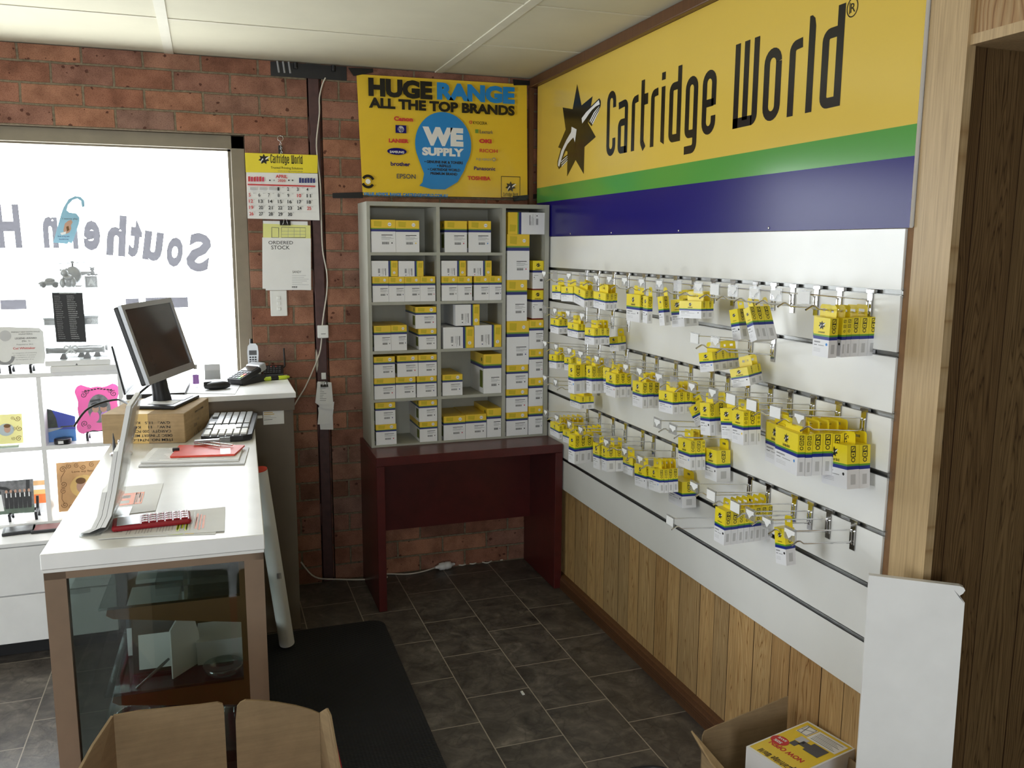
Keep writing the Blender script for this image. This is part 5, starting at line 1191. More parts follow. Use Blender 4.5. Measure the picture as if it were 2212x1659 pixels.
sheet('leaflet', 'white plastic sleeve with an orange printed leaflet on the showcase top', [(207,1120),(336,1104),(353,1045),(222,1056)], .0006, 'paper', [(.05,.72,.30,.72,'orange'),(.2,.5,.36,.46,'paper'),(.2,.5,.54,.64,'paper'),(.58,.60,.3,.72,'paper'),(.61,.63,.35,.68,'paper'),(.64,.665,.33,.7,'paper'),(.68,.70,.36,.66,'paper')])
# calculator
a, c = Q_(250,1150), Q_(404,1133); ex = (c-a).normalized(); q0 = (a+c)/2
b = thing('calculator', 'dark red desk calculator with white keys on the highlighted sheet', 'calculator', (q0.x, q0.y+.022, SZ+.0042), rz=math.atan2(ex.y,ex.x))
X = Matrix.Rotation(.03,4,'X'); L_ = .092
MB().box((-L_,-.034,0),(L_,.042,.014),'reds',X,.006).build('body', b, local=True)
MB().box((-L_+.012,-.028,.0142),(-.028,.036,.0152),'silver',X).build('display', b, local=True)
q = MB()
for i in range(6):
    for j in range(4):
        q.box((-.024+.0185*i,-.027+.0165*j,.0142),(-.024+.0185*i+.0155,-.0135+.0165*j,.0175),'red' if False else 'reds',X,.001,1); q.box((-.024+.0185*i+.005,-.023+.0165*j,.0176),(-.024+.0185*i+.0105,-.018+.0165*j,.0182),'plastic',X)
q.build('keys', b, local=True)
# brochure holder at the left edge
b = thing('brochure_holder', 'tall clear curved acrylic brochure holder at the left edge of the showcase', 'brochure holder', (FL.x+.07, FL.y+.1, SZ+.0006), rz=RZ)
q = MB(); prof = [(-.005,0),(.03,.002),(.055,.012),(.07,.04),(.085,.10),(.105,.20),(.13,.31)]
for (x0,z0),(x1,z1) in zip(prof[:-1],prof[1:]): q.prism([(x0,0,z0),(x1,0,z1),(x1+.003,0,z1),(x0+.003,0,z0)], (0,.22,0), 'acrylic')
q.box((-.005,0,0),(.09,.22,.003),'acrylic'); q.build('acrylic_back', b, local=True)
for k, (o0, o1, n0_, n1_) in enumerate(((-.0125,-.002,2,7),(-.023,-.0135,1,6),(-.034,-.024,1,5))):
    q = MB(); pr_ = prof[n0_:n1_]
    for (x0,z0),(x1,z1) in zip(pr_[:-1],pr_[1:]): q.prism([(x0+o0,.008,z0+.004),(x1+o0,.008,z1+.004),(x1+o1,.008,z1+.004),(x0+o1,.008,z0+.004)], (0,.204,0), 'paper')
    q.build('brochures', b, local=True)
# rolled tube leaning on the showcase side
a = at(620,1390,2,.02); tp = at(560,1015,1,a.y-.10)
d = tp-a; q = MB(); q.tube([a, a+d*.5, tp], .031, 'plastic', 20, cap=False); 
b = thing('paper_tube', 'long white cardboard tube leaning between the showcase and the taupe counter', 'tube', tuple(a)); q.build('tube', b)
MB().tube([tp-d*.004, tp+d*.004], .0305, 'orred', 20).build('end_plug', b); MB().tube([a-d*.001, a+d*.001], .0305, 'plastic', 20).build('end_plug', b)
m_ = a+d*.42; q = MB()
for k in range(4): q.box((m_.x+.002+.005*k,m_.y-.0335,m_.z-.012),(m_.x+.0035+.005*k,m_.y-.031,m_.z+.012),'dgrey')
q.build('barcode', b)
# ------------------------------------------------------------------ chest and cube shelf by the window
CHZ = .496
b = thing('drawer_chest', 'white chest of drawers under the cube shelf by the window', 'drawers', (-2.5,-.25,0))
MB().box((-3.2,-.43,.075),(-2.0,-.02,CHZ-.016),'white').build('carcass', b)
MB().box((-3.205,-.45,CHZ-.0155),(-1.995,-.02,CHZ),'white',None,.0015,1).build('top', b)
for z0, z1 in ((.078,.275),(.281,.476)):
    t = MB().box((-3.198,-.449,z0),(-2.003,-.4305,z1),'white',None,.0015,1).build('drawer_front', b)
    MB().box((-2.22,-.4505,z1-.018),(-2.10,-.4485,z1+.002),'lgrey').build('handle_notch', t)
MB().box((-3.18,-.38,.002),(-2.02,-.05,.0745),'dark').build('gap_shade', b)  # dark block painted in for the shadowed gap under the chest
YS = -.22; SY = -.02; xs = [-2.86,-2.57,-2.265,-1.957]; zs = [CHZ+.001,.825,1.125]
b = thing('cube_shelf', 'white open backed cube shelf standing on the drawer chest by the window', 'shelf', (-2.4,-.12,CHZ))
tk = .018
for x in xs: MB().box((x-tk/2,YS,zs[0]),(x+tk/2,SY,zs[2]-.0005),'white').build('upright', b)
for z in zs:
    if z == zs[1]:
        for x0, x1 in zip(xs[:-1], xs[1:]): MB().box((x0+tk/2,YS,z-tk/2),(x1-tk/2,SY,z+tk/2),'white').build('shelf', b)
    elif z == zs[0]:
        for x0, x1 in zip(xs[:-1], xs[1:]): MB().box((x0+tk/2,YS,z),(x1-tk/2,SY,z+tk*.6),'white').build('shelf', b)
    else: MB().box((xs[0]-tk/2,YS,z),(xs[-1]+tk/2,SY,z+tk),'white').build('top_board', b)
TZ = zs[2]+tk
# small things in the cells
def easel(parent, x, y, z, w, m='dark'):
    q = MB()
    for s in (-1, 1):
        xx = x+s*w/2
        q.prism([(xx-.005,y-.035,z),(xx-.005,y-.028,z),(xx-.005,y-.026,z+.018),(xx-.005,y+.012,z+.03),(xx-.005,y+.03,z),(xx-.005,y+.038,z),(xx-.005,y+.018,z+.045),(xx-.005,y+.028,z+.09),(xx-.005,y+.02,z+.09),(xx-.005,y+.006,z+.042),(xx-.005,y-.03,z+.03),(xx-.005,y-.042,z+.036),(xx-.005,y-.042,z+.028)], (.01,0,0), m)
    q.box((x-w/2,y+.008,z+.03),(x+w/2,y+.014,z+.042),m); q.build('easel', parent)
def lean(x, y, z, tilt=-.18, rz=0): return T(x, y, z, rz) @ Matrix.Rotation(tilt,4,'X')
def plate(parent, name, pts, X, m, th=.004):
    q = MB(); q.prism([(x,0,z) for x, z in pts], (0,th,0), m, X); return q
def scroll(q, cx, cz, r, turn, X, m='dgrey', y=-.0006, flip=1):
    P_ = [(cx+flip*r*(1-t/26)*math.cos(t*.42+turn), cz+r*(1-t/26)*math.sin(t*.42+turn)) for t in range(24)]
    for pl in strip(P_, r*.16): q.add([(x,y,z) for x, z in pl], [[0,1,2,3]], m, X)
def ovalp(q, cx, cz, rx, rz_, X, m, y): q.add([(cx+rx*math.cos(2*PI*k/24),y,cz+rz_*math.sin(2*PI*k/24)) for k in range(24)], [list(range(24))], m, X)
def onplane(u, v, y): return at(u, v, 1, y)
z1 = zs[1]+tk/2+.0006; z0 = zs[0]+tk*.6+.0006
# blue beach photo panel
p = onplane(127,952,-.15); b = thing('beach_photo_print', 'slant topped beach photo panel in blue on the upper right cube cell', 'photo panel', (p.x,-.15,z1))
X = lean(p.x,-.15,z1,-.10); a = onplane(97,880,-.15); w = .068; h0, h1 = .155, .105
q = plate(b,'panel',[(-w,0),(w,0),(w,h1),(-w,h0)],X,'sea',.006)
f = lambda pts, m, y=-.0006: q.add([(x,y,z) for x, z in pts],[list(range(len(pts)))],m,X)
f([(-w,0),(w,0),(w,.05),(-w,.055)],'aqua'); f([(-w,.035),(.0,.052),(.02,.06),(-w,.058)],'sand',-.0009); f([(-w,.058),(.0,.062),(-.005,.10),(-.02,.138),(-w,.153)],'leaf',-.0009); f([(.01,.060),(w,.062),(w,.067),(.01,.066)],'photod',-.0009)
q.build('panel', b)
p = onplane(136,955,-.19); b = thing('round_puck', 'small black round puck with a white label in front of the beach panel', 'puck', (p.x,-.19,z1)); MB().lathe([(0,0),(.032,0),(.034,.004),(.034,.018),(.031,.022),(0,.022)],'dark',n=24).build('body', b, local=True); MB().box((-.013,-.0348,.005),(.007,-.0335,.017),'paper').build('label', b, local=True)
# pink scalloped photo frame
p = onplane(216,935,-.13); b = thing('pink_photo_frame', 'pink scalloped photo frame on a black easel in the upper right cube cell', 'photo frame', (p.x,-.13,z1)); cx = p.x
easel(b,cx,-.14,z1,.09); X = lean(cx,-.155,z1+.022,-.16)
out = []
for k in range(72):
    t = 2*PI*k/72; r = 1+.08*math.cos(4*t+PI)+.05*math.cos(8*t); r2 = min(1/max(abs(math.cos(t)),.001), 1/max(abs(math.sin(t)),.001), 1.22)
    out.append((.090*r*r2*math.cos(t)*.92, .112+.108*r*r2*math.sin(t)*.92))
q = plate(b,'panel',out,X,'pink',.005); ovalp(q,.005,.112,.045,.062,X,'photog',-.0006)
for dx, sk in ((-.014,'skin'),(.018,'skin')):
    ovalp(q,.004+dx,.112,.013,.017,X,sk,-.0012); ovalp(q,.004+dx,.128,.017,.012,X,'photod',-.0016); ovalp(q,.004+dx*1.3,.078,.018,.024,X,'pink' if dx < 0 else 'lilac',-.0010)
f = lambda pts, m, y=-.0018: q.add([(x,y,z) for x, z in pts],[list(range(len(pts)))],m,X)
f([(-.03,.140),(.012,.147),(.010,.155),(-.03,.149)],'photod')
for sx in (-1,1):
    for sz in (-1,1): scroll(q,.005+sx*.060,.112+sz*.062,.014,1.2*sz,X,'dark',-.0008,sx); scroll(q,.005+sx*.045,.112+sz*.075,.010,2.2*sz,X,'dark',-.0008,-sx)
for pl in ([( -.05+.0125*k, .196-.002*abs(k-4)) for k in range(9)],): 
    for x, z in pl: f([(x,z),(x+.009,z),(x+.009,z+.005),(x,z+.005)],'dark',-.0008)
q.build('panel', b)
# cream scroll photo panel
p = onplane(20,950,-.15); b = thing('cream_photo_panel', 'cream photo panel with brown scroll corners in the upper left cube cell', 'photo panel', (p.x,-.15,z1)); X = lean(p.x,-.15,z1+.004,-.12)
q = plate(b,'panel',[(-.075,0),(.052,0),(.052,.125),(-.075,.125)],X,'cream',.004)
for sx, sz in ((.036,.02),(.036,.105),(-.062,.02),(-.062,.105),(.04,.062)): scroll(q,sx,sz,.012,sz*30,X,'bracket',-.0007); scroll(q,sx-.02,sz+.002,.008,sz*30+2,X,'bracket',-.0007)
ovalp(q,-.01,.06,.03,.026,X,'sand',-.0007); ovalp(q,-.005,.062,.012,.015,X,'skin',-.0012); ovalp(q,-.005,.076,.013,.008,X,'bracket',-.0016)
q.build('panel', b); 
p = onplane(20,965,-.19); b = thing('glass_plate', 'clear glass plate lying flat at the front of the upper left cube cell', 'plate', (p.x,-.19,z1)); MB().box((-.09,-.025,0),(.04,.03,.006),'jar',None,.002).build('plate', b, local=True)
# wedding photo
p = onplane(35,1100,-.15); b = thing('group_photo', 'black and white group photo on a black easel in the lower left cube cell', 'photo', (p.x,-.15,z0)); easel(b,p.x+.03,-.15,z0,.10); X = lean(p.x,-.168,z0+.03,-.14)
q = plate(b,'panel',[(-.10,0),(.072,0),(.072,.142),(-.10,.142)],X,'photog',.004)
f = lambda pts, m, y=-.0006: q.add([(x,y,z) for x, z in pts],[list(range(len(pts)))],m,X)
f([(-.10,0),(.072,0),(.072,.03),(-.10,.03)],'grass'); f([(-.10,.118),(-.04,.105),(.0,.085),(.004,.092),(-.03,.115),(-.1,.13)],'photod',-.0009); f([(.042,.05),(.054,.05),(.060,.142),(.046,.142)],'photod',-.0009)
for k in range(6):
    x = -.03+.017*k; f([(x-.007,.022),(x+.007,.022),(x+.0085,.088),(x-.0085,.088)],'photod',-.0010); ovalp(q,x,.096,.005,.007,X,'skin',-.0014); f([(x-.002,.07),(x+.002,.07),(x+.002,.088),(x-.002,.088)],'paper',-.0014)
for x in (-.055,-.078): f([(x-.016,.015),(x+.014,.015),(x+.006,.085),(x-.006,.085)],'paper',-.0012); ovalp(q,x,.094,.005,.007,X,'photod',-.0014)
q.build('panel', b)
p = onplane(88,1080,-.08); b = thing('sunset_print', 'orange sunset print behind the group photo in the lower left cube cell', 'print', (p.x-.01,-.06,z0+.0)); X = lean(p.x-.02,-.07,z0,-.08)
q = plate(b,'panel',[(-.05,0),(.05,0),(.05,.15),(-.05,.15)],X,'paper',.003); f = lambda pts, m, y=-.0006: q.add([(x,y,z) for x, z in pts],[list(range(len(pts)))],m,X)
for a_, c_, m in ((.04,.08,'orange'),(.08,.1,'tan'),(.12,.14,'ply')): f([(-.05,a_),(.05,a_),(.05,c_),(-.05,c_)],m)
q.build('panel', b)
# plywood scroll panel
p = onplane(172,1090,-.14); b = thing('wooden_photo_panel', 'square wooden panel with burnt scrolls and an oval photo in the lower right cube cell', 'photo panel', (p.x,-.14,z0)); X = lean(p.x+.012,-.14,z0+.012,-.10)
q = plate(b,'panel',[(-.095,0),(.105,0),(.105,.215),(-.095,.215)],X,'ply',.006)
for x, z, r, t in ((-.07,.185,.014,0),(-.045,.198,.011,2),(-.015,.198,.011,1),(.01,.19,.012,3),(.045,.198,.012,1),(.08,.19,.014,2),(-.07,.12,.014,4),(-.072,.09,.013,1),(-.07,.03,.014,3),(-.045,.018,.011,1),(.0,.02,.012,0),(.04,.018,.011,2),(.085,.03,.014,1)): scroll(q,x,z,r,t,X,'bracket',-.0007)
for pl in ([(-.06,.18),(-.078,.15),(-.08,.13)],[(-.078,.08),(-.08,.055),(-.07,.035)]):
    for s_ in strip(pl,.002): q.add([(x,-.0007,z) for x, z in s_],[[0,1,2,3]],'bracket',X)
ovalp(q,.01,.105,.055,.05,X,'tan',-.0007); ovalp(q,.0,.105,.02,.028,X,'skin',-.0012); ovalp(q,-.002,.13,.02,.014,X,'bracket',-.0016); ovalp(q,.025,.085,.022,.022,X,'skin',-.0014)
q.text('Love my family', (X @ Vector((-.035,-.0008,.168)), X.to_3x3() @ Vector((1,0,0)), X.to_3x3() @ Vector((0,0,1))), 'bracket', w=.10, h=.009)
q.build('panel', b)
for k, (u, v, dx) in enumerate(((42,1148,0),(105,1143,0))):
    p = at(u,v,2,CHZ+.001); b = thing('photo_case', ('flat black photo case with a grey picture, left one on the chest top','flat black photo case with a reddish picture, right one on the chest top')[k], 'photo case', (p.x,p.y,CHZ+.0006), rz=.12 if k == 0 else .05)
    MB().box((-.06,-.045,0),(.06,.045,.012),'dark',None,.002).build('case', b, local=True); MB().box((-.05,-.037,.0122),(.05,.037,.0128),'photog' if k == 0 else 'brownr').build('picture', b, local=True)
# on top of the cube shelf
p = onplane(45,788,-.19); b = thing('award_plaque', 'pale award plaque with grey lettering on a black easel on the cube shelf', 'award', (p.x,-.19,TZ)); easel(b,p.x,-.17,TZ,.075); X = lean(p.x+.004,-.19,TZ+.035,-.14)
q = plate(b,'panel',[(-.095,0),(.082,0),(.088,.03),(.085,.135),(.07,.15),(-.07,.158),(-.085,.15),(-.09,.06)],X,'plastic',.005)
def tx(s, x, z, w, h, m, bo=0): q.text(s, (X @ Vector((x,-.0008,z)), X.to_3x3() @ Vector((1,0,0)), X.to_3x3() @ Vector((0,0,1))), m, w=w, h=h, bold=bo, align='C')
tx('FRIENDLY NEW SOUTH WALES',.02,.132,.105,.005,'dgrey'); tx('MASTERS',.02,.123,.05,.005,'dgrey'); tx('LEGEND AWARD',.02,.105,.08,.007,'dgrey',.01); tx('(No. 1)',.02,.094,.03,.006,'dgrey'); tx('Presented to 2015',.015,.08,.06,.006,'grey'); tx('Col Whittaker',.012,.063,.082,.009,'red',.01)
for k in range(4): tx('for recognition of outstanding service'[:30-3*k],.012,.046-.009*k,.09-.008*k,.004,'grey')
ovalp(q,-.055,.12,.022,.022,X,'lgrey',-.0006)
for s_ in strip(arc(-.06,.035,.03,150,360,10),.012): q.add([(x,-.0006,z) for x, z in s_],[[0,1,2,3]],'grey',X)
q.build('panel', b)
p = onplane(3,788,-.16); tag(MB().box((p.x-.02,-.18,TZ),(p.x-.001,-.172,TZ+.13),'dark').build('picture_frame', loc=(p.x,-.17,TZ)), 'edge of a black frame at the far left of the cube shelf top', 'frame')
a, c = onplane(110,813,YS-.005), onplane(262,797,YS-.005)
b = thing('white_plinth_board', 'thick white board under the acrylic case on the cube shelf', 'board', ((a.x+c.x)/2,-.13,TZ)); MB().box((a.x,-.232,TZ+.0006),(-1.945,-.03,TZ+.026),'white',None,.002,1).build('board', b)
BZ = TZ+.0266
xa, xb = onplane(97,786,-.225).x, onplane(236,788,-.225).x
b = case = thing('display_case', 'clear acrylic display case of silver gifts on a white base beside the monitor', 'display case', ((xa+xb)/2,-.13,BZ))
MB().box((xa,-.225,BZ),(xb+.005,-.04,BZ+.022),'white',None,.002,1).build('base', b)
q = MB(); q.prism([tuple(v) for v in (onplane(163,788.5,-.2262),onplane(168,788.5,-.2262),onplane(165.5,784.5,-.2262))],(0,.0006,0),'dgrey'); q.build('base_logo', b)
zt_ = onplane(150,545,-.2).z; z_s1, z_s2 = onplane(150,622,-.16).z, onplane(150,702,-.16).z
for x0, x1, y0, y1 in ((xa+.004,xa+.007,-.22,-.045),(xb-.003,xb,-.22,-.045),(xa+.007,xb-.003,-.22,-.217),(xa+.007,xb-.003,-.048,-.045)): MB().box((x0,y0,BZ+.0225),(x1,y1,zt_),'acrylic').build('wall_sheet', b)
for z in (z_s1, z_s2): MB().box((xa+.008,-.216,z-.004),(xb-.004,-.049,z),'acrylic').build('case_shelf', b)
MB().box((xa+.004,-.22,zt_+.0003),(xb,-.045,zt_+.004),'acrylic').build('case_lid', b)
# silver gifts inside
S1 = z_s1+.0006
p = onplane(105,618,-.13); b = thing('toy_car', 'pewter toy car money box at the left of the top case shelf', 'toy car', (p.x,-.13,S1), rz=.25)
MB().ell((0,0,.018),(.040,.018,.012),'pewter').build('body', b, local=True); MB().ell((.006,0,.030),(.02,.014,.012),'pewter').build('cabin', b, local=True)
for x in (-.022,.024):
    for y in (-.017,.017): MB().tube([(x,y-.004,.011),(x,y+.004,.011)],.011,'dgrey',14).build('wheel', b, local=True)
p = onplane(150,618,-.14); b = thing('toy_figure', 'pewter crouching teddy figure in the middle of the top case shelf', 'figurine', (p.x,-.15,S1))
q = MB(); q.ell((0,0,.028),(.026,.022,.028),'pewter'); q.ell((-.014,-.004,.062),(.016,.015,.016),'pewter'); q.ell((-.026,-.004,.073),(.005,.004,.005),'pewter',8); q.ell((-.005,-.004,.077),(.005,.004,.005),'pewter',8); q.ell((.018,-.012,.022),(.012,.012,.02),'pewter'); q.ell((-.022,-.014,.02),(.011,.011,.02),'pewter'); q.tube([(-.015,-.01,.045),(0,-.022,.038),(.018,-.012,.046)],.008,'pewter',8); q.build('body', b, local=True)
p = onplane(160,618,-.09); b = thing('toy_helicopter', 'pewter toy helicopter behind the teddy figure on the top case shelf', 'toy helicopter', (p.x,-.09,S1))
q = MB(); q.ell((0,0,.05),(.036,.026,.038),'pewter'); q.tube([(.02,0,.055),(.07,0,.062)],[.012,.005],'pewter',10); q.build('cabin', b, local=True)
q = MB(); q.tube([(0,0,.085),(0,0,.106)],.004,'dgrey',8); q.build('mast', b, local=True)
q = MB(); q.box((-.062,-.005,.100),(.056,.005,.103),'pewter',Matrix.Rotation(-.06,4,'Y')); q.ell((0,0,.106),(.007,.007,.004),'dgrey',8); q.build('rotor', b, local=True)
q = MB()
for y in (-.02,.02): q.tube([(-.03,y,.004),(.03,y,.004)],.003,'pewter',6); q.tube([(0,y,.004),(0,y*.7,.02)],.003,'pewter',6)
q.build('skids', b, local=True)
p = onplane(196,618,-.15); b = thing('letter_block', 'pewter letter block marked A with a small teddy sitting on it', 'toy block', (p.x,-.13,S1), rz=.15)
q = MB(); s = .024; q.box((-s,-s,0),(s,s,2*s),'pewter',None,.002)
for f_ in ((0,-s),): 
    for s_ in strip([(-.018,.005),(.018,.005),(.018,.043),(-.018,.043),(-.018,.005)],.003): q.add([(x,-s-.0005,z) for x, z in s_],[[0,1,2,3]],'dgrey')
q.text('A',((0,-s-.0006,.011),(1,0,0),(0,0,1)),'lgrey',h=.026,bold=.03,align='C'); q.text('L',((s+.0006,0,.011),(0,1,0),(0,0,1)),'lgrey',h=.026,bold=.03,align='C'); q.build('block', b, local=True)
q = MB(); q.ell((.008,0,.060),(.009,.008,.011),'dgrey',10); q.ell((.008,-.001,.076),(.009,.008,.008),'dgrey',10); q.ell((.001,0,.084),(.003,.002,.003),'dgrey',6); q.ell((.015,0,.084),(.003,.002,.003),'dgrey',6); q.ell((-.006,-.004,.053),(.009,.005,.004),'dgrey',8); q.ell((.02,-.004,.053),(.009,.005,.004),'dgrey',8); q.build('teddy', b, local=True)
S2 = z_s2+.0006
for k, (u, w, h) in enumerate(((112,.05,.035),(198,.058,.042))):
    p = onplane(u,700,-.13); b = thing('treasure_chest', ('grey keepsake chest at the left of the lower case shelf','grey keepsake chest with a round seal at the right of the lower case shelf')[k], 'keepsake box', (p.x,-.13,S2))
    MB().box((-w/2,-.03,0),(w/2,.03,h*.65),'pewter',None,.002).build('body', b, local=True); q = MB(); q.tube([(-w/2-.001,0,h*.66),(w/2+.001,0,h*.66)],.0,'pewter',8) if False else q.prism([(-w/2-.002,y,z) for y, z in ((-.032,h*.66),(-.03,h*.85),(-.015,h),(.015,h),(.03,h*.85),(.032,h*.66))],(w+.004,0,0),'silver'); q.build('lid', b, local=True)
    if k: MB().lathe([(0,0),(.010,0),(.010,.002),(0,.002)],'lgrey',(0,0,0),16,Matrix.Translation((-.004,-.032,h*.35)) @ Matrix.Rotation(PI/2,4,'X')).build('seal', b, local=True)
for k, (u0, v0, u1, v1, y) in enumerate(((100,756,228,758,-.16),(150,742,236,741,-.09))):
    z_ = BZ+.022; a, c = onplane(u0,v0,y), onplane(u1,v1,y); r = .0125
    b = thing('certificate_tube', ('pewter certificate tube with a white ribbon at the front of the case base','second pewter certificate tube lying behind the ribbon tied one')[k], 'certificate tube', ((a.x+c.x)/2,y,z_+.0006))
    zz = z_+.024+r; q = MB(); q.tube([(a.x,y,zz),(a.x+.008,y,zz),(a.x+.009,y,zz),(c.x-.012,y,zz),(c.x-.011,y,zz),(c.x-.002,y,zz)],[r*1.25,r*1.25,r,r,r*1.25,r*1.25],'pewter',18); q.build('tube', b)
    for f_ in (.28,.68):
        x = a.x+(c.x-a.x)*f_; MB().prism([(x-.014,y-.012,z_+.0006),(x+.014,y-.012,z_+.0006),(x+.008,y-.012,z_+.023),(x-.004,y-.012,z_+.023)],(0,.024,0),'dgrey').build('foot', b)
    if k == 0:
        x = a.x+(c.x-a.x)*.42; q = MB()
        for s in (-1,1): q.tube(smooth([(x,y-.012,zz+.010),(x+s*.018,y-.016,zz+.020),(x+s*.024,y-.014,zz+.008),(x,y-.013,zz+.008)],4),.004,'paper',6); q.tube([(x,y-.014,zz+.009),(x+s*.02,y-.02,zz-.014)],.004,'paper',6)
        q.tube([(x+r*0,y+(r+.001)*math.cos(t*.5236),zz+(r+.001)*math.sin(t*.5236)) for t in range(13)],.003,'paper',6,cap=False); q.build('ribbon', b)
    else: MB().box((a.x-.02,y-.03,z_-.0+.0002),(c.x,y+.03,z_+.0006),'dgrey').build('tray', b)
# black type list hung on the front of the case
cs = [onplane(112,632,-.232),onplane(178,632,-.232),onplane(187,739,-.236),onplane(122,739,-.236)]
b = thing('type_list_sign', 'black sign listing white type names hung on the front of the acrylic case', 'sign', tuple(cs[3]))
q = MB(); q.prism([tuple(p) for p in cs][::-1], (0,-.002,0), 'black')
def at4(s, t): return cs[0].lerp(cs[1],s).lerp(cs[3].lerp(cs[2],s),t)+Vector((0,-.0028,0))
ex_ = (cs[1]-cs[0]); ey_ = (cs[0]-cs[3])
q.text('DECORATED STYLES',(at4(.24,.025),ex_.normalized(),ey_.normalized()),'white',w=ex_.length*.55,h=.0032)
NM = ['Avante L','Avante M','Arial M','Helv Cond','Balloon 30','Benguiat M','Bodoni 7L','Futura D','Century SB','Cheltenham','Clarendon','Clarendon W','Times M','Souvenir','Garamond','Goudy B','Times RL','Roman M','Roman L','Roman D','Script M','Universal','Vivaldi B']
for j, s in enumerate(NM):
    q.text(s,(at4(.06+.0015*j,.075+.039*j),ex_.normalized(),ey_.normalized()),'lgrey',w=ex_.length*.024*len(s),h=.0030); q.text(s.upper(),(at4(.47+.0015*j,.075+.039*j),ex_.normalized(),ey_.normalized()),'white',w=ex_.length*.030*len(s),h=.0030)
q.build('panel', b)
# blue door hanger against the glass
YD = .05
def dp(L): return [tuple(at(u,v,1,YD)) for u, v in L]
b = thing('door_hanger', 'pale blue paper door hanger with a brown animal picture against the window glass', 'door hanger', tuple(at(145,475,1,YD)))
body = [(115,524),(132,462),(137,448),(148,430),(162,423.5),(174,425),(182,433),(183,446),(178,448),(176,443),(175,434),(167,429),(157,432),(147,443),(144,454),(150,459),(165,461),(172,470),(171,482),(158,520),(155,526),(148,523),(146,527)]
q = MB(); q.prism(dp(body), (0,.0012,0), 'lblue')
fq = lambda L, m, d: q.add([(x,y-d,z) for x, y, z in dp(L)],[list(range(len(L)))],m)
fq([(137,497),(140,483),(147,477),(154,475),(157,480),(153,487),(154,494),(150,502),(143,505),(138,502)],'skin',.0006); fq([(130,503),(143,500),(142,506),(133,508)],'paper',.0009); fq([(143,490),(148,488),(150,497),(145,500)],'bracket',.0009)
pt(q,'I wanna play',135,168,474,470,'dgrey',0,YD-.0006); pt(q,'Book of my own',125,150,512,508.5,'sblue',0,YD-.0006); pt(q,'bedtime',128,148,518,515,'sblue',0,YD-.0006)
q.build('card', b)

# ------------------------------------------------------------------ right foreground: carton of flyers, board
b = thing('flyer_carton', 'opened brown carton holding white boxes against the wood boards at the lower right', 'carton', (-.16,-.40,0))
OFF[b.name] = Vector(b.location)
x0, x1, y0, y1, hb = -.305, -.016, -2.55, -2.225, .235
q = MB(); th = .005
q.box((x0,y0,.001),(x1,y1,.006),CARD)
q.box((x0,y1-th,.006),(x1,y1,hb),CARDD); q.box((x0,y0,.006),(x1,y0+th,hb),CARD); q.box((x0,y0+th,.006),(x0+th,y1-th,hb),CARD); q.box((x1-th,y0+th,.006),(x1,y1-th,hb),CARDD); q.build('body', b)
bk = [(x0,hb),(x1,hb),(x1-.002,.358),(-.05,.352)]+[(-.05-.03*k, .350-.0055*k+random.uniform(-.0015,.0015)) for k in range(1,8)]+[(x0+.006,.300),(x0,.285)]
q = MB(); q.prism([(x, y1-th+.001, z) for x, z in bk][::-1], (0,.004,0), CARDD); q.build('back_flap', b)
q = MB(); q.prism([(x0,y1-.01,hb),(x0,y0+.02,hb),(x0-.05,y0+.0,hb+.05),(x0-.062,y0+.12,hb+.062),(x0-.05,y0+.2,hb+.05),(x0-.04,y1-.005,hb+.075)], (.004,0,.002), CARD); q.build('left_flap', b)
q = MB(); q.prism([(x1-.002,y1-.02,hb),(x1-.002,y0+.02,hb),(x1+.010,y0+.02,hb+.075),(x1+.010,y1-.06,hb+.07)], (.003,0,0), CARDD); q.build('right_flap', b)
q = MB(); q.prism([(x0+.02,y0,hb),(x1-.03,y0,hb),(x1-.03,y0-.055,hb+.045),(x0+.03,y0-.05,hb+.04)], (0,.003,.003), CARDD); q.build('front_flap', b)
zt_ = .325; cA, cB, cC = at(1612,1613,2,zt_), at(1745,1558,2,zt_), at(1838,1622,2,zt_); cD = cA+(cC-cB)
ex_ = (cB-cA); ey_ = (cD-cA); cD = cA+Vector((-ex_.y,ex_.x,0)).normalized()*(-ey_.length); cC = cB+(cD-cA)
b = thing('flyer_box', 'white box with a yellow NOW OPEN flyer on top inside the opened carton', 'box', tuple(cA))
q = MB(); q.prism([tuple(Vector((p.x,p.y,.008))) for p in (cA,cB,cC,cD)][::-1], (0,0,zt_-.0085), 'bwhite'); q.build('box_body', b)
q = MB(); q.prism([tuple(p) for p in (cA,cB,cC,cD)][::-1], (0,0,.0012), 'paper')
o = cD+Vector((0,0,.0016)); ax = (cA-cD); ay = (cB-cA)          # reading direction runs from the near edge
def fl4(s, t, d=0): return cA.lerp(cB,s).lerp(cD.lerp(cC,s),t)+Vector((0,0,.0016+d))
def fr4(s0,s1,t0,t1,m,d=0): q.add([tuple(v) for v in (fl4(s0,t0,d),fl4(s0,t1,d),fl4(s1,t1,d),fl4(s1,t0,d))],[[0,1,2,3]],m)
fr4(.03,.97,.03,.97,'yellow'); 
e1 = -(cD-cA).normalized(); e2 = -(cB-cA).normalized()
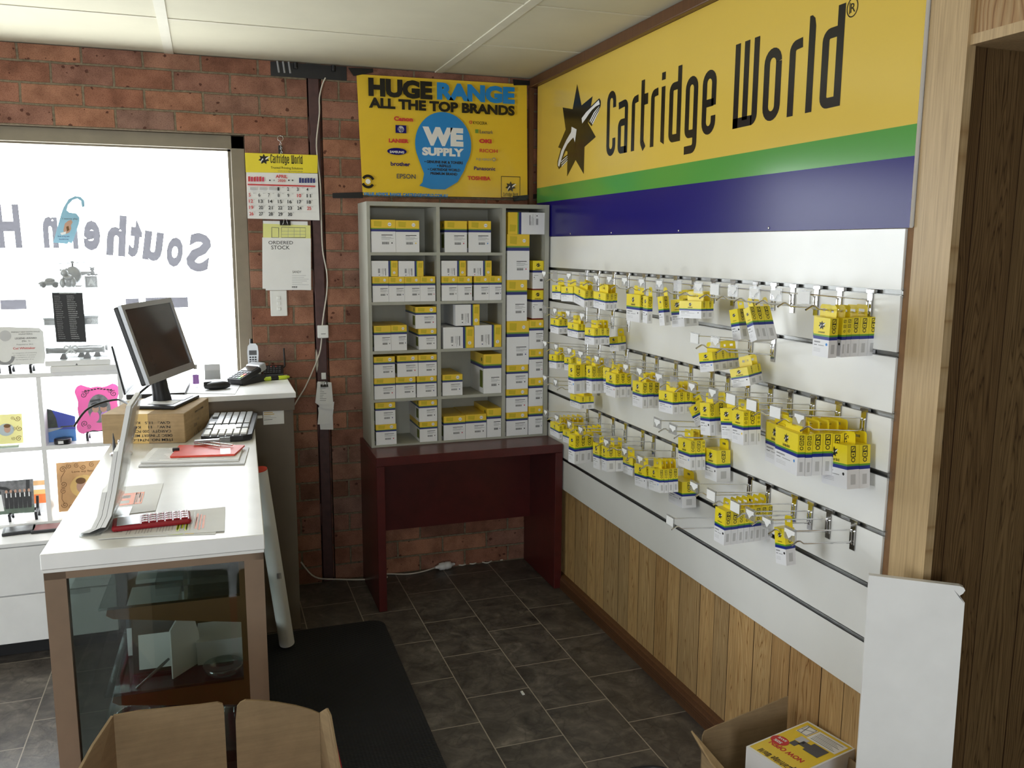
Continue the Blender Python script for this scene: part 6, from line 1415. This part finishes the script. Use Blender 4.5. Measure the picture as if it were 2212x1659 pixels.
# text reads with its top towards the near left edge
L_t = (cD-cA).length; L_s = (cB-cA).length
k = L_t*.62/1.417; q.flat([[((x-.864)*k,y*k) for x, y in pl] for pl in LETTERS], (fl4(.10,.82,.0006),e1,-e2*-1), 'black') if False else None
q.flat([[((x-.864)*k,y*k*1.1) for x, y in pl] for pl in LETTERS], (fl4(.12,.80,.0006),e1,e2*-1 if False else e2), 'black')
put_star(q, (fl4(.10,.88,.0006),e1,e2), .075, 'black', 'yellow', Vector((0,0,.0004)))
q.text('NOW OPEN',(fl4(.33,.80,.0006),e1,e2),'red',w=L_t*.68,h=.018,bold=.03)
q.add([tuple(fl4(.40,.18,.0008)+e1*(.026*math.cos(t*PI/10))+e2*(.023*math.sin(t*PI/10))) for t in range(20)],[list(range(20))],'red')
q.text('50%',(fl4(.39,.18,.0012),e1,e2),'white',h=.011,bold=.03,align='C'); q.text('SAVE',(fl4(.46,.18,.0012),e1,e2),'white',h=.009,bold=.03,align='C')
fr4(.70,.93,.35,.93,'paper',.0004); fr4(.72,.92,.10,.33,'paper',.0004)
for pl in strip([(.73,.12),(.91,.12),(.91,.31),(.73,.31),(.73,.12)],.008)+strip([(.73,.2),(.91,.15)],.01)+strip([(.8,.12),(.86,.31)],.008): q.add([tuple(fl4(s,t,.0008)) for s, t in pl],[[0,1,2,3]],'dgrey')
for j in range(7): fr4(.73+.026*j,.738+.026*j,.40,.88-.05*(j % 3),'grey' if j % 3 else 'dgrey',.0008)
for (s0,s1,t0,t1,m) in ((.48,.68,.55,.85,'dgrey'),(.52,.62,.40,.56,'dgrey'),(.45,.55,.30,.42,'dgrey'),(.56,.68,.28,.46,'lgrey')): fr4(s0,s1,t0,t1,m,.0006)
q.build('flyer', b)
b = thing('leaning_board', 'tall white melamine board with a chipped corner leaning at the corner post', 'board', (0.0,-2.66,0))
TL, TR = Vector((-.128,-2.637,.897)), Vector((.040,-2.760,.897))
wv = (TR-TL); wn = wv.normalized(); nrm = Vector((wn.y,-wn.x,0)); nrm = nrm if nrm.y < 0 else -nrm
ln_ = nrm*.045
w = wv.length; F = lambda x, z: tuple(TL+wn*x+ln_*(1-z/.897)+Vector((0,0,z-.897)))
out = [(0,.002),(w,.002),(w,.860),(w-.006,.867),(w-.012,.875),(w-.005,.881),(w-.001,.889),(w-.004,.895),(w-.012,.898),(0,.901)]
q = MB(); q.prism([F(x,z) for x, z in out], tuple(-nrm*.016), 'white'); q.prism([F(x,z) for x, z in ((w-.0005,.858),(w-.013,.875),(w-.024,.887),(w-.012,.871))], tuple(nrm*.0006), 'dgrey')
q.build('board', b); 
# black bag on the floor at the bottom edge
pc = at(1365,1665,2,.10)
b = thing('black_bag', 'black zipped nylon bag on the floor at the bottom edge of the view', 'bag', (pc.x-.03,pc.y-.10,.0))
prof = [(.0,.0),(.93,.0),(1,.03),(1.0,.08),(.96,.10),(.0,.10)]
q = MB(); n = 40; vs = []; fs = []
for r, z in prof:
    for k in range(n):
        t = 2*PI*k/n; e = 2/3.2; cx_ = math.copysign(abs(math.cos(t))**e,math.cos(t)); sy_ = math.copysign(abs(math.sin(t))**e,math.sin(t)); vs.append((r*.15*cx_,r*.11*sy_,z))
for i in range(len(prof)-1):
    for k in range(n): fs.append([i*n+k,i*n+(k+1)%n,(i+1)*n+(k+1)%n,(i+1)*n+k])
q.add(vs,fs,'bag',None,True); q.build('bag_body', b, local=True)
q = MB(); e = 2/3.2
q.tube([(.146*math.copysign(abs(math.cos(2*PI*k/n))**e,math.cos(2*PI*k/n)),.107*math.copysign(abs(math.sin(2*PI*k/n))**e,math.sin(2*PI*k/n)),.1) for k in range(n+1)],.006,'dark',8,cap=False); q.build('zip_piping', b, local=True)
MB().box((-.03,.06,.10),(.0,.07,.104),'dgrey').build('zip_pull', b, local=True)
# ------------------------------------------------------------------ near left: opened carton with red outside
b = thing('open_carton', 'large opened brown cardboard carton with a red outside in the near left foreground', 'carton', (-1.6,-2.75,0))
def fp(u, v, y): return at(u, v, 1, y)
ya = -2.46
t0 = .006
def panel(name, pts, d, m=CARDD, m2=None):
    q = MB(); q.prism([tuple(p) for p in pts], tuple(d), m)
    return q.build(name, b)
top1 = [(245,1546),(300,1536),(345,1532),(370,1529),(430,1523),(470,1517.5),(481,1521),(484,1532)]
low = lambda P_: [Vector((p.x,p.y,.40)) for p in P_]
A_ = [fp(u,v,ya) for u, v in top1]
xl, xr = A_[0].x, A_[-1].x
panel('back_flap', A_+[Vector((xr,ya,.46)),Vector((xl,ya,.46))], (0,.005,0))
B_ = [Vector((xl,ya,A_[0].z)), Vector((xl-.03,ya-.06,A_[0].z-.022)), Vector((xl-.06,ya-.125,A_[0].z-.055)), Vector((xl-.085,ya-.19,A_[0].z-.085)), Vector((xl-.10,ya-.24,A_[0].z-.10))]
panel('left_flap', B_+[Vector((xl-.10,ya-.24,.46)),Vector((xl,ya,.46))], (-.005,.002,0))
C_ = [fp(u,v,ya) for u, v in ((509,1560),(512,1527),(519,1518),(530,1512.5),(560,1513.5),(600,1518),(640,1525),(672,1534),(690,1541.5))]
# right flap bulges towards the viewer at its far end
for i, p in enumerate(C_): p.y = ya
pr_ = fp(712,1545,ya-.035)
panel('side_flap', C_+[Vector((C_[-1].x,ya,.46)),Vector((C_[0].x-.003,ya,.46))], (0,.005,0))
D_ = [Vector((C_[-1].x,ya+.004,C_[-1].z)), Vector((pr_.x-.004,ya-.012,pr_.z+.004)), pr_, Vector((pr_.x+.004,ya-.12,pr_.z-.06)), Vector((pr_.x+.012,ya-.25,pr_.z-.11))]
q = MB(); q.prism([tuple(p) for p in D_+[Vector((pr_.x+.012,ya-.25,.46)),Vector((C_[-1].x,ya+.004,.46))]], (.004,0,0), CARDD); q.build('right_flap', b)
q = MB(); xL, xR, yA, yB = xl-.10, pr_.x+.016, ya+.006, ya-.50
q.box((xL,yB,.001),(xR,yA,.012),CARD); q.box((xL,yA-.006,.012),(xR,yA,.459),'redbox'); q.box((xL,yB,.012),(xR,yB+.006,.459),'redbox'); q.box((xL,yB+.006,.012),(xL+.006,yA-.006,.459),'redbox'); q.box((xR-.006,yB+.006,.012),(xR,yA-.006,.459),'redbox'); q.build('carton_body', b)
q = MB(); q.prism([tuple(p) for p in (Vector((pr_.x+.0045,ya-.02,.46)),Vector((pr_.x+.0045,ya-.02,pr_.z-.03)),Vector((pr_.x+.010,ya-.12,pr_.z-.07)),Vector((pr_.x+.017,ya-.25,pr_.z-.115)),Vector((pr_.x+.017,ya-.25,.46)))], (.002,0,0), 'redbox'); q.build('red_outer_face', b)
